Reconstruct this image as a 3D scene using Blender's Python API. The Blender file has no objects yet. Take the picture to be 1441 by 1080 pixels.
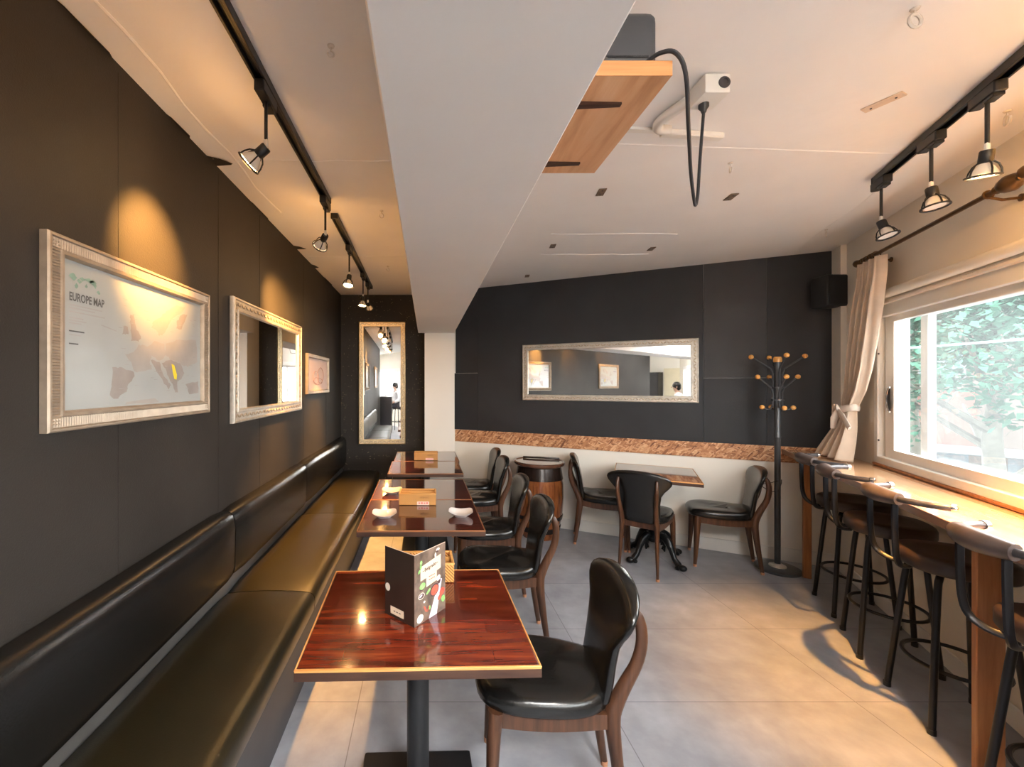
import bpy, bmesh, math, random
from mathutils import Matrix, Vector, Euler
random.seed(7)
PI = math.pi
scene = bpy.context.scene
COL = scene.collection

# ------------------------------------------------------------------ room frame
# camera stands at (0, 0, 1.5) looking along +Y; the right wing of the room is turned
CX, CY = 3.3347, 3.4039                      # corner between back wall and window wall
ANG = math.atan2(-0.43937, 0.89831)
MB = Matrix.Translation((CX, CY, 0)) @ Matrix.Rotation(ANG, 4, 'Z')             # local x = -q (to the right), y = -s (into wall)
MW = Matrix.Translation((CX, CY, 0)) @ Matrix.Rotation(ANG - PI/2, 4, 'Z')      # local x = s (towards the viewer), y = -q (outwards)
def W(q, s, z=0.0):
    return MB @ Vector((-q, -s, z))
HC = 2.58                                    # ceiling height
XL = -1.04                                   # left wall
YB = 5.10                                    # back wall, left part

# ------------------------------------------------------------------ materials
def new_mat(name):
    m = bpy.data.materials.new(name); m.use_nodes = True
    nt = m.node_tree; nt.nodes.clear()
    out = nt.nodes.new('ShaderNodeOutputMaterial')
    b = nt.nodes.new('ShaderNodeBsdfPrincipled')
    nt.links.new(b.outputs[0], out.inputs[0])
    return m, nt, b
def N(nt, t, **kw):
    n = nt.nodes.new(t)
    for k, v in kw.items():
        if k.startswith('i_'):
            key = k[2:]
            key = int(key) if key.isdigit() else key.replace('_', ' ')
            n.inputs[key].default_value = v
        else: setattr(n, k, v)
    return n
def ramp(nt, stops, interp='LINEAR'):
    r = nt.nodes.new('ShaderNodeValToRGB'); r.color_ramp.interpolation = interp
    e = r.color_ramp.elements
    while len(e) < len(stops): e.new(0.5)
    for el, (p, c) in zip(e, stops):
        el.position = p; el.color = (c[0], c[1], c[2], 1)
    return r
def coords(nt, kind='Object', scale=(1,1,1), rot=(0,0,0)):
    tc = nt.nodes.new('ShaderNodeTexCoord'); mp = nt.nodes.new('ShaderNodeMapping')
    mp.inputs['Scale'].default_value = scale; mp.inputs['Rotation'].default_value = rot
    nt.links.new(tc.outputs[kind], mp.inputs[0]); return mp.outputs[0]
def bump(nt, b, src, strength=0.2, dist=0.01):
    bp = nt.nodes.new('ShaderNodeBump'); bp.inputs['Strength'].default_value = strength; bp.inputs['Distance'].default_value = dist
    nt.links.new(src, bp.inputs['Height']); nt.links.new(bp.outputs[0], b.inputs['Normal'])
def simple(name, c, rough=0.5, metal=0.0, var=0.12, scale=8.0, coat=0.0, bmp=0.0, bscale=60.0, spec=0.5, emit=None, estr=0.0):
    m, nt, b = new_mat(name)
    v = coords(nt)
    n = N(nt, 'ShaderNodeTexNoise', i_Scale=scale, i_Detail=4.0); nt.links.new(v, n.inputs[0])
    lo = [x*(1-var) for x in c]; hi = [min(1, x*(1+var)) for x in c]
    r = ramp(nt, [(0.3, lo), (0.7, hi)]); nt.links.new(n.outputs[0], r.inputs[0])
    nt.links.new(r.outputs[0], b.inputs['Base Color'])
    b.inputs['Roughness'].default_value = rough; b.inputs['Metallic'].default_value = metal
    b.inputs['Coat Weight'].default_value = coat; b.inputs['Specular IOR Level'].default_value = spec
    if bmp:
        n2 = N(nt, 'ShaderNodeTexNoise', i_Scale=bscale, i_Detail=3.0); nt.links.new(v, n2.inputs[0])
        bump(nt, b, n2.outputs[0], bmp, 0.004)
    if emit:
        b.inputs['Emission Color'].default_value = (*emit, 1); b.inputs['Emission Strength'].default_value = estr
    return m
def wood(name, dark, mid, light, rough=0.3, axis='X', plank=0.0, coat=0.0, stretch=14.0, scale=3.0):
    m, nt, b = new_mat(name)
    sc = {'X': (1, stretch, stretch), 'Y': (stretch, 1, stretch), 'Z': (stretch, stretch, 1)}[axis]
    v = coords(nt, scale=sc)
    n = N(nt, 'ShaderNodeTexNoise', i_Scale=scale, i_Detail=6.0, i_Roughness=0.6, i_Distortion=0.4); nt.links.new(v, n.inputs[0])
    r = ramp(nt, [(0.28, dark), (0.5, mid), (0.75, light)]); nt.links.new(n.outputs[0], r.inputs[0])
    colr = r.outputs[0]
    if plank:
        tc = coords(nt)
        br = N(nt, 'ShaderNodeTexBrick', i_Scale=1.0, offset=0.5)
        br.inputs['Color1'].default_value = (0.45, 0.45, 0.45, 1); br.inputs['Color2'].default_value = (1.25, 1.25, 1.25, 1)
        br.inputs['Mortar'].default_value = (0.55, 0.55, 0.55, 1)
        br.inputs['Brick Width'].default_value = 0.42; br.inputs['Row Height'].default_value = plank; br.inputs['Mortar Size'].default_value = 0.0006
        nt.links.new(tc, br.inputs[0])
        mx = N(nt, 'ShaderNodeMix', data_type='RGBA', blend_type='MULTIPLY'); mx.inputs[0].default_value = 0.9
        nt.links.new(colr, mx.inputs[6]); nt.links.new(br.outputs[0], mx.inputs[7]); colr = mx.outputs[2]
    nt.links.new(colr, b.inputs['Base Color'])
    b.inputs['Roughness'].default_value = rough; b.inputs['Coat Weight'].default_value = coat; b.inputs['Coat Roughness'].default_value = 0.04
    return m

M = {}
def mk_floor():
    m, nt, b = new_mat('concrete_tile')
    v = coords(nt)
    n1 = N(nt, 'ShaderNodeTexNoise', i_Scale=1.6, i_Detail=7.0, i_Roughness=0.62, i_Distortion=0.3); nt.links.new(v, n1.inputs[0])
    r1 = ramp(nt, [(0.3, (0.235, 0.245, 0.280)), (0.5, (0.325, 0.337, 0.375)), (0.72, (0.43, 0.443, 0.485))]); nt.links.new(n1.outputs[0], r1.inputs[0])
    n2 = N(nt, 'ShaderNodeTexNoise', i_Scale=9.0, i_Detail=5.0); nt.links.new(v, n2.inputs[0])
    r2 = ramp(nt, [(0.3, (0.86, 0.86, 0.86)), (0.7, (1.08, 1.08, 1.08))]); nt.links.new(n2.outputs[0], r2.inputs[0])
    mx = N(nt, 'ShaderNodeMix', data_type='RGBA', blend_type='MULTIPLY'); mx.inputs[0].default_value = 1.0
    nt.links.new(r1.outputs[0], mx.inputs[6]); nt.links.new(r2.outputs[0], mx.inputs[7])
    tc = nt.nodes.new('ShaderNodeTexCoord'); mp = nt.nodes.new('ShaderNodeMapping')
    mp.inputs['Location'].default_value = (0.32, -0.22, 0); nt.links.new(tc.outputs['Object'], mp.inputs[0])
    br = N(nt, 'ShaderNodeTexBrick', i_Scale=1.0, offset=0.0)
    br.inputs['Brick Width'].default_value = 1.17; br.inputs['Row Height'].default_value = 0.585
    br.inputs['Mortar Size'].default_value = 0.0022; br.inputs['Mortar Smooth'].default_value = 0.1
    br.inputs['Color1'].default_value = (1, 1, 1, 1); br.inputs['Color2'].default_value = (0.93, 0.93, 0.93, 1); br.inputs['Mortar'].default_value = (0.52, 0.51, 0.50, 1)
    nt.links.new(mp.outputs[0], br.inputs[0])
    mx2 = N(nt, 'ShaderNodeMix', data_type='RGBA', blend_type='MULTIPLY'); mx2.inputs[0].default_value = 1.0
    nt.links.new(mx.outputs[2], mx2.inputs[6]); nt.links.new(br.outputs[0], mx2.inputs[7])
    nt.links.new(mx2.outputs[2], b.inputs['Base Color'])
    rr = N(nt, 'ShaderNodeMapRange'); rr.inputs['To Min'].default_value = 0.30; rr.inputs['To Max'].default_value = 0.46
    nt.links.new(n2.outputs[0], rr.inputs[0]); nt.links.new(rr.outputs[0], b.inputs['Roughness'])
    bump(nt, b, br.outputs[1], -0.3, 0.002)
    return m
M['floor'] = mk_floor()
def mk_paper(name, c, spark=True):
    m, nt, b = new_mat(name)
    v = coords(nt)
    n = N(nt, 'ShaderNodeTexNoise', i_Scale=2.2, i_Detail=5.0); nt.links.new(v, n.inputs[0])
    r = ramp(nt, [(0.3, [x*0.8 for x in c]), (0.7, [x*1.25 for x in c])]); nt.links.new(n.outputs[0], r.inputs[0])
    col = r.outputs[0]
    if spark:
        vo = N(nt, 'ShaderNodeTexVoronoi', i_Scale=90.0); nt.links.new(v, vo.inputs[0])
        lt = N(nt, 'ShaderNodeMath', operation='LESS_THAN'); lt.inputs[1].default_value = 0.20; nt.links.new(vo.outputs['Distance'], lt.inputs[0])
        sx = N(nt, 'ShaderNodeSeparateColor'); nt.links.new(vo.outputs['Color'], sx.inputs[0])
        gt = N(nt, 'ShaderNodeMath', operation='GREATER_THAN'); gt.inputs[1].default_value = 0.93; nt.links.new(sx.outputs[0], gt.inputs[0])
        mu = N(nt, 'ShaderNodeMath', operation='MULTIPLY'); nt.links.new(lt.outputs[0], mu.inputs[0]); nt.links.new(gt.outputs[0], mu.inputs[1])
        mx = N(nt, 'ShaderNodeMix', data_type='RGBA'); nt.links.new(mu.outputs[0], mx.inputs[0])
        nt.links.new(col, mx.inputs[6]); mx.inputs[7].default_value = (0.75, 0.62, 0.42, 1); col = mx.outputs[2]
    nt.links.new(col, b.inputs['Base Color']); b.inputs['Roughness'].default_value = 0.62; b.inputs['Specular IOR Level'].default_value = 0.35
    n2 = N(nt, 'ShaderNodeTexNoise', i_Scale=240.0, i_Detail=2.0); nt.links.new(v, n2.inputs[0]); bump(nt, b, n2.outputs[0], 0.35, 0.003)
    return m
M['black_paper'] = mk_paper('black_wallpaper', (0.026, 0.0225, 0.020))
M['black_paper2'] = mk_paper('charcoal_wallpaper', (0.022, 0.022, 0.025), False)
M['black_paper3'] = mk_paper('faded_charcoal_wallpaper', (0.036, 0.035, 0.037), False)
M['ceiling'] = simple('white_ceiling_paint', (0.84, 0.82, 0.80), 0.75, var=0.03, scale=2.0, bmp=0.25, bscale=22.0)
M['cream_wall'] = simple('cream_wall_paint', (0.82, 0.78, 0.71), 0.7, var=0.025, scale=1.5, bmp=0.1, bscale=70)
M['beam'] = simple('painted_beam', (0.84, 0.81, 0.775), 0.72, var=0.035, scale=1.3, bmp=0.12, bscale=40)
M['white_trim'] = simple('white_trim_paint', (0.80, 0.78, 0.74), 0.45, var=0.02)
M['pvc'] = simple('white_window_plastic', (0.80, 0.78, 0.74), 0.35, var=0.02)
M['warm_wall'] = simple('warm_white_wall_paint', (0.76, 0.70, 0.61), 0.7, var=0.03, scale=2)
def mk_osb():
    m, nt, b = new_mat('osb_board')
    colr = None
    for i, (rot, off) in enumerate((((0, 0.28, 0), 0), ((0, -0.35, 0), 3.1), ((0, 0.95, 0), 7.7))):
        v0 = coords(nt, rot=(0, rot[1], 0)); mp2 = N(nt, 'ShaderNodeMapping'); mp2.inputs['Scale'].default_value = (20, 20, 90); nt.links.new(v0, mp2.inputs[0]); v = mp2.outputs[0]
        vo = N(nt, 'ShaderNodeTexVoronoi', i_Scale=1.0); nt.links.new(v, vo.inputs[0])
        s = N(nt, 'ShaderNodeSeparateColor'); nt.links.new(vo.outputs['Color'], s.inputs[0])
        if colr is None: colr = s.outputs[0]
        else:
            gt = N(nt, 'ShaderNodeMath', operation='GREATER_THAN'); gt.inputs[1].default_value = 0.55; nt.links.new(s.outputs[1], gt.inputs[0])
            mx = N(nt, 'ShaderNodeMix', data_type='FLOAT'); nt.links.new(gt.outputs[0], mx.inputs[0]); nt.links.new(colr, mx.inputs[2]); nt.links.new(s.outputs[0], mx.inputs[3]); colr = mx.outputs[0]
    r = ramp(nt, [(0.0, (0.16, 0.055, 0.022)), (0.25, (0.36, 0.145, 0.06)), (0.6, (0.50, 0.23, 0.105)), (1.0, (0.70, 0.42, 0.24))]); nt.links.new(colr, r.inputs[0])
    nt.links.new(r.outputs[0], b.inputs['Base Color']); b.inputs['Roughness'].default_value = 0.6
    bump(nt, b, colr, 0.25, 0.003)
    return m
M['osb'] = mk_osb()
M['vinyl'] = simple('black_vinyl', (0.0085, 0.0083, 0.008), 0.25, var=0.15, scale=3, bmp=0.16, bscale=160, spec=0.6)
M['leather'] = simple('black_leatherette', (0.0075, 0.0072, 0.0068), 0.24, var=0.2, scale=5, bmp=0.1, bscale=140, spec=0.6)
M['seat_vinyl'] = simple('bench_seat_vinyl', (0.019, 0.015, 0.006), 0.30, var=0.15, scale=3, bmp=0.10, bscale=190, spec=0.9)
M['grey_strip'] = simple('grey_vinyl_strip', (0.10, 0.098, 0.095), 0.5)
M['bench_panel'] = simple('dark_bench_panel', (0.055, 0.053, 0.056), 0.5, var=0.25, scale=2)
M['chair_wood'] = wood('walnut_chair_wood', (0.030, 0.012, 0.006), (0.075, 0.030, 0.014), (0.13, 0.055, 0.026), 0.34, 'Z')
M['chair_tip'] = simple('worn_wood_tip', (0.50, 0.24, 0.13), 0.5)
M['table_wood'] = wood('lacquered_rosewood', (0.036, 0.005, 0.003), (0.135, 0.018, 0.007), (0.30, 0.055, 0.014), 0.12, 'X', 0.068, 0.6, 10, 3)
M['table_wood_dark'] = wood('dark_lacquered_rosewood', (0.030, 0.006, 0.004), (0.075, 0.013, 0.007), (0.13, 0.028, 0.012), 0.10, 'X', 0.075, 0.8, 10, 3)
M['table_edge'] = wood('dark_table_edge', (0.02, 0.008, 0.005), (0.05, 0.02, 0.011), (0.09, 0.04, 0.02), 0.4)
M['edge_light'] = wood('orange_edge_banding', (0.52, 0.21, 0.055), (0.66, 0.30, 0.085), (0.75, 0.37, 0.13), 0.35)
M['edge_mid'] = wood('brown_edge_banding', (0.16, 0.06, 0.022), (0.25, 0.10, 0.035), (0.36, 0.15, 0.055), 0.3)
M['black_metal'] = simple('black_powder_coat', (0.010, 0.0105, 0.012), 0.42, var=0.15, spec=0.5)
M['black_iron'] = simple('black_cast_iron', (0.018, 0.019, 0.021), 0.28, 0.6, var=0.25, scale=20)
M['stool_metal'] = simple('black_steel_tube', (0.012, 0.012, 0.014), 0.32, 0.3)
M['grey_metal'] = simple('worn_gunmetal', (0.085, 0.08, 0.085), 0.33, 0.5, var=0.3, scale=14)
M['chrome'] = simple('chrome', (0.62, 0.62, 0.63), 0.16, 1.0, var=0.05)
M['rack_metal'] = simple('dark_grey_enamel', (0.055, 0.058, 0.064), 0.35, 0.2)
M['knob'] = wood('orange_beech', (0.56, 0.24, 0.05), (0.68, 0.32, 0.085), (0.76, 0.40, 0.13), 0.35)
M['stool_seat'] = simple('dark_brown_leather', (0.030, 0.017, 0.013), 0.38, var=0.25, scale=10, spec=0.5)
M['stool_pad'] = simple('worn_brown_grey_leather', (0.075, 0.055, 0.050), 0.34, var=0.35, scale=14)
M['champagne'] = simple('champagne_gilt', (0.40, 0.33, 0.26), 0.5, 0.5, var=0.12, scale=25)
M['silver_gilt'] = simple('silver_gilt', (0.52, 0.47, 0.41), 0.44, 0.6, var=0.14, scale=30)
M['carving'] = simple('carved_gilt', (0.44, 0.36, 0.27), 0.40, 0.7, var=0.3, scale=40)
M['gold'] = simple('gold_gilt', (0.64, 0.51, 0.32), 0.36, 0.8, var=0.15, scale=30)
M['mirror'] = simple('mirror_silver', (0.86, 0.87, 0.87), 0.015, 1.0, var=0.0)
M['paper'] = simple('map_paper', (0.38, 0.41, 0.415), 0.28, var=0.03, coat=0.25)
M['land'] = simple('map_land', (0.31, 0.285, 0.27), 0.35, var=0.10, scale=16)
M['land2'] = simple('map_land_pale', (0.37, 0.35, 0.33), 0.35, var=0.06, scale=16)
M['map_green'] = simple('map_green_ink', (0.22, 0.36, 0.30), 0.5, var=0.2, scale=40)
M['ink'] = simple('dark_ink', (0.10, 0.10, 0.10), 0.6)
M['ink_grey'] = simple('grey_ink', (0.36, 0.36, 0.36), 0.6)
M['map_yellow'] = simple('yellow_ink', (0.85, 0.72, 0.05), 0.5)
M['pink_paper'] = simple('pink_print_paper', (0.72, 0.58, 0.55), 0.5, var=0.05)
M['pink_ink'] = simple('rust_pink_ink', (0.55, 0.33, 0.27), 0.5, var=0.2, scale=40)
M['barrel_wood'] = wood('barrel_oak', (0.085, 0.022, 0.008), (0.20, 0.062, 0.018), (0.32, 0.115, 0.035), 0.22, 'Z', 0, 0.5)
M['barrel_dark'] = simple('barrel_hoop', (0.022, 0.013, 0.010), 0.2, 0.3, var=0.2)
M['barrel_top'] = wood('barrel_lid_wood', (0.05, 0.02, 0.012), (0.10, 0.042, 0.024), (0.16, 0.07, 0.04), 0.12, 'X', 0, 0.8)
M['pine'] = wood('orange_pine', (0.44, 0.205, 0.085), (0.62, 0.33, 0.165), (0.70, 0.43, 0.25), 0.5, 'Y', 0, 0, 9, 2.2)
M['pine_end'] = wood('pine_end_grain', (0.40, 0.15, 0.04), (0.55, 0.23, 0.075), (0.64, 0.31, 0.12), 0.5, 'X', 0, 0, 20, 2)
M['counter'] = wood('counter_oak', (0.46, 0.23, 0.105), (0.56, 0.31, 0.16), (0.65, 0.40, 0.23), 0.13, 'X', 0, 0.6, 9, 2.5)
M['counter_edge'] = wood('counter_edge_wood', (0.15, 0.075, 0.045), (0.25, 0.13, 0.08), (0.34, 0.19, 0.12), 0.3, 'X')
M['post'] = wood('orange_post_wood', (0.27, 0.10, 0.035), (0.37, 0.15, 0.055), (0.46, 0.21, 0.085), 0.4, 'Z')
M['curtain'] = simple('beige_curtain_cloth', (0.60, 0.49, 0.39), 0.8, var=0.07, scale=12, bmp=0.2, bscale=300)
M['tie'] = simple('cream_tie_cloth', (0.70, 0.62, 0.55), 0.8, var=0.06, bmp=0.2, bscale=200)
M['brass'] = simple('aged_brass', (0.13, 0.075, 0.033), 0.34, 0.8, var=0.3, scale=30)
M['blind'] = simple('cream_blind_cloth', (0.78, 0.72, 0.62), 0.6, var=0.03)
M['speaker'] = simple('black_speaker_plastic', (0.014, 0.014, 0.015), 0.6, var=0.2)
M['grille'] = simple('speaker_grille', (0.010, 0.010, 0.011), 0.75, bmp=0.8, bscale=420)
M['device'] = simple('dark_grey_plastic', (0.032, 0.032, 0.036), 0.5)
M['cable'] = simple('black_cable_rubber', (0.022, 0.022, 0.026), 0.45)
M['outlet'] = simple('ivory_plastic', (0.78, 0.74, 0.68), 0.4, var=0.03)
M['rust_plate'] = simple('tarnished_metal_plate', (0.20, 0.15, 0.11), 0.5, 0.4, var=0.4, scale=40)
M['tan_plate'] = simple('tan_wood_plate', (0.62, 0.49, 0.37), 0.6)
M['hook'] = simple('painted_wire', (0.60, 0.55, 0.49), 0.5, 0.2)
M['porcelain'] = simple('white_porcelain', (0.80, 0.76, 0.74), 0.2, var=0.02, coat=0.4)
M['sticker'] = simple('pale_pink_sticker', (0.80, 0.55, 0.47), 0.5, var=0.05)
M['sticker_ink'] = simple('red_sticker_ink', (0.62, 0.10, 0.08), 0.5)
M['basket_ink'] = simple('burnt_lettering', (0.09, 0.04, 0.018), 0.6)
def mk_basket():
    m, nt, b = new_mat('striped_rattan')
    v = coords(nt, scale=(1, 1, 1))
    sx = N(nt, 'ShaderNodeSeparateXYZ'); nt.links.new(v, sx.inputs[0])
    a = N(nt, 'ShaderNodeMath', operation='ADD'); nt.links.new(sx.outputs[0], a.inputs[0]); nt.links.new(sx.outputs[1], a.inputs[1])
    a2 = N(nt, 'ShaderNodeMath', operation='ADD'); nt.links.new(a.outputs[0], a2.inputs[0]); nt.links.new(sx.outputs[2], a2.inputs[1])
    s = N(nt, 'ShaderNodeMath', operation='MULTIPLY'); s.inputs[1].default_value = 82.0; nt.links.new(a2.outputs[0], s.inputs[0])
    f = N(nt, 'ShaderNodeMath', operation='FRACT'); nt.links.new(s.outputs[0], f.inputs[0])
    r = ramp(nt, [(0.0, (0.70, 0.36, 0.10)), (0.55, (0.66, 0.32, 0.085)), (0.68, (0.20, 0.07, 0.02)), (1.0, (0.24, 0.085, 0.022))]); nt.links.new(f.outputs[0], r.inputs[0])
    nt.links.new(r.outputs[0], b.inputs['Base Color']); b.inputs['Roughness'].default_value = 0.5
    bump(nt, b, f.outputs[0], -0.4, 0.002)
    return m
M['basket'] = mk_basket()
M['basket_plain'] = wood('rattan_rim', (0.50, 0.23, 0.06), (0.64, 0.32, 0.09), (0.72, 0.40, 0.14), 0.45)
M['menu_back'] = simple('dark_brown_card', (0.032, 0.020, 0.015), 0.3, var=0.15, scale=12, coat=0.15)
M['menu_front'] = simple('brown_printed_card', (0.15, 0.105, 0.08), 0.32, var=0.5, scale=30, coat=0.15)
M['card_edge'] = simple('card_edge', (0.72, 0.60, 0.52), 0.5)
M['beige_label'] = simple('beige_label_print', (0.74, 0.60, 0.44), 0.4, var=0.04)
M['cream_print'] = simple('cream_print', (0.80, 0.75, 0.66), 0.4)
M['green_print'] = simple('green_print', (0.24, 0.55, 0.16), 0.4, var=0.35, scale=60)
M['red_print'] = simple('red_print', (0.58, 0.10, 0.06), 0.4, var=0.4, scale=60)
M['lilac_print'] = simple('lilac_cloth_print', (0.62, 0.58, 0.68), 0.4, var=0.25, scale=50)
M['dark_print'] = simple('dark_print', (0.07, 0.03, 0.03), 0.4)
M['bulb_off'] = simple('frosted_bulb_glass', (0.80, 0.76, 0.70), 0.2, var=0.02)
M['bulb_on'] = simple('lit_bulb', (1, 0.9, 0.7), 0.3, var=0.0, emit=(1.0, 0.72, 0.38), estr=28.0)
M['socket_white'] = simple('white_ceramic', (0.75, 0.72, 0.68), 0.35)
def mk_glass():
    m = bpy.data.materials.new('hazy_window_glass'); m.use_nodes = True
    nt = m.node_tree; nt.nodes.clear()
    out = nt.nodes.new('ShaderNodeOutputMaterial')
    tr = N(nt, 'ShaderNodeBsdfTransparent'); tr.inputs[0].default_value = (0.97, 0.985, 0.98, 1)
    gl = N(nt, 'ShaderNodeBsdfGlossy', i_Roughness=0.02); gl.inputs[0].default_value = (0.9, 0.95, 0.95, 1)
    tl = N(nt, 'ShaderNodeBsdfTranslucent'); tl.inputs[0].default_value = (0.95, 0.97, 0.98, 1)
    v = coords(nt)
    n = N(nt, 'ShaderNodeTexNoise', i_Scale=2.0, i_Detail=5.0); nt.links.new(v, n.inputs[0])
    rr = N(nt, 'ShaderNodeMapRange'); rr.inputs['From Min'].default_value = 0.3; rr.inputs['From Max'].default_value = 0.7
    rr.inputs['To Min'].default_value = 0.02; rr.inputs['To Max'].default_value = 0.05; nt.links.new(n.outputs[0], rr.inputs[0])
    m1 = N(nt, 'ShaderNodeMixShader'); nt.links.new(rr.outputs[0], m1.inputs[0]); nt.links.new(tr.outputs[0], m1.inputs[1]); nt.links.new(tl.outputs[0], m1.inputs[2])
    lw = N(nt, 'ShaderNodeLayerWeight', i_Blend=0.5)
    pw = N(nt, 'ShaderNodeMath', operation='POWER'); pw.inputs[1].default_value = 4.0; nt.links.new(lw.outputs['Facing'], pw.inputs[0])
    sc = N(nt, 'ShaderNodeMath', operation='MULTIPLY_ADD'); sc.inputs[1].default_value = 0.55; sc.inputs[2].default_value = 0.03; nt.links.new(pw.outputs[0], sc.inputs[0])
    m2 = N(nt, 'ShaderNodeMixShader'); nt.links.new(sc.outputs[0], m2.inputs[0]); nt.links.new(m1.outputs[0], m2.inputs[1]); nt.links.new(gl.outputs[0], m2.inputs[2])
    nt.links.new(m2.outputs[0], out.inputs[0])
    return m
M['glass'] = mk_glass()
def mk_leaf(name, c):
    m, nt, b = new_mat(name)
    oi = nt.nodes.new('ShaderNodeTexCoord')
    n = N(nt, 'ShaderNodeTexNoise', i_Scale=1.1, i_Detail=6.0); nt.links.new(oi.outputs['Object'], n.inputs[0])
    r = ramp(nt, [(0.3, [x*0.55 for x in c]), (0.55, c), (0.75, [x*1.6 for x in c])]); nt.links.new(n.outputs[0], r.inputs[0])
    nt.links.new(r.outputs[0], b.inputs['Base Color']); b.inputs['Roughness'].default_value = 0.8
    b.inputs['Specular IOR Level'].default_value = 0.15
    return m
M['leaf'] = mk_leaf('plane_tree_leaf', (0.028, 0.088, 0.060))
M['leaf2'] = mk_leaf('street_tree_leaf', (0.042, 0.105, 0.08))
M['bark'] = simple('grey_bark', (0.055, 0.055, 0.045), 0.9, var=0.3, scale=6)
M['street'] = simple('pale_asphalt', (0.04, 0.054, 0.066), 0.8, var=0.15, scale=1)
M['facade'] = simple('beige_facade', (0.065, 0.052, 0.045), 0.8, var=0.06, scale=1)
M['facade_red'] = simple('brick_red_facade', (0.08, 0.035, 0.026), 0.8, var=0.15, scale=3)
M['far_glass'] = simple('far_window_glass', (0.07, 0.10, 0.12), 0.2)
M['white_ext'] = simple('white_outdoor_paint', (0.09, 0.097, 0.10), 0.6, var=0.03)
M['wire'] = simple('grey_overhead_cable', (0.20, 0.25, 0.30), 0.5)
M['orange_ext'] = simple('orange_outdoor_sign', (0.40, 0.10, 0.04), 0.5)
M['teal_ext'] = simple('teal_car_paint', (0.04, 0.11, 0.12), 0.35)
M['skin'] = simple('skin', (0.55, 0.34, 0.25), 0.5, var=0.05)
M['hair'] = simple('black_hair', (0.012, 0.010, 0.010), 0.5)
M['shirt'] = simple('white_shirt_cloth', (0.78, 0.78, 0.80), 0.8, var=0.03)
M['trouser'] = simple('dark_trouser_cloth', (0.03, 0.03, 0.04), 0.85)
M['dark_cab'] = simple('dark_cabinet_laminate', (0.022, 0.020, 0.022), 0.4)
M['cream_door'] = simple('cream_door_paint', (0.74, 0.66, 0.48), 0.5, var=0.03)
M['fill_glow'] = simple('added_fill_glow', (0.9, 0.9, 0.9), 0.5, var=0.0, emit=(1.0, 0.98, 0.96), estr=34.0)  # emission for the fill panels added behind the camera

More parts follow.
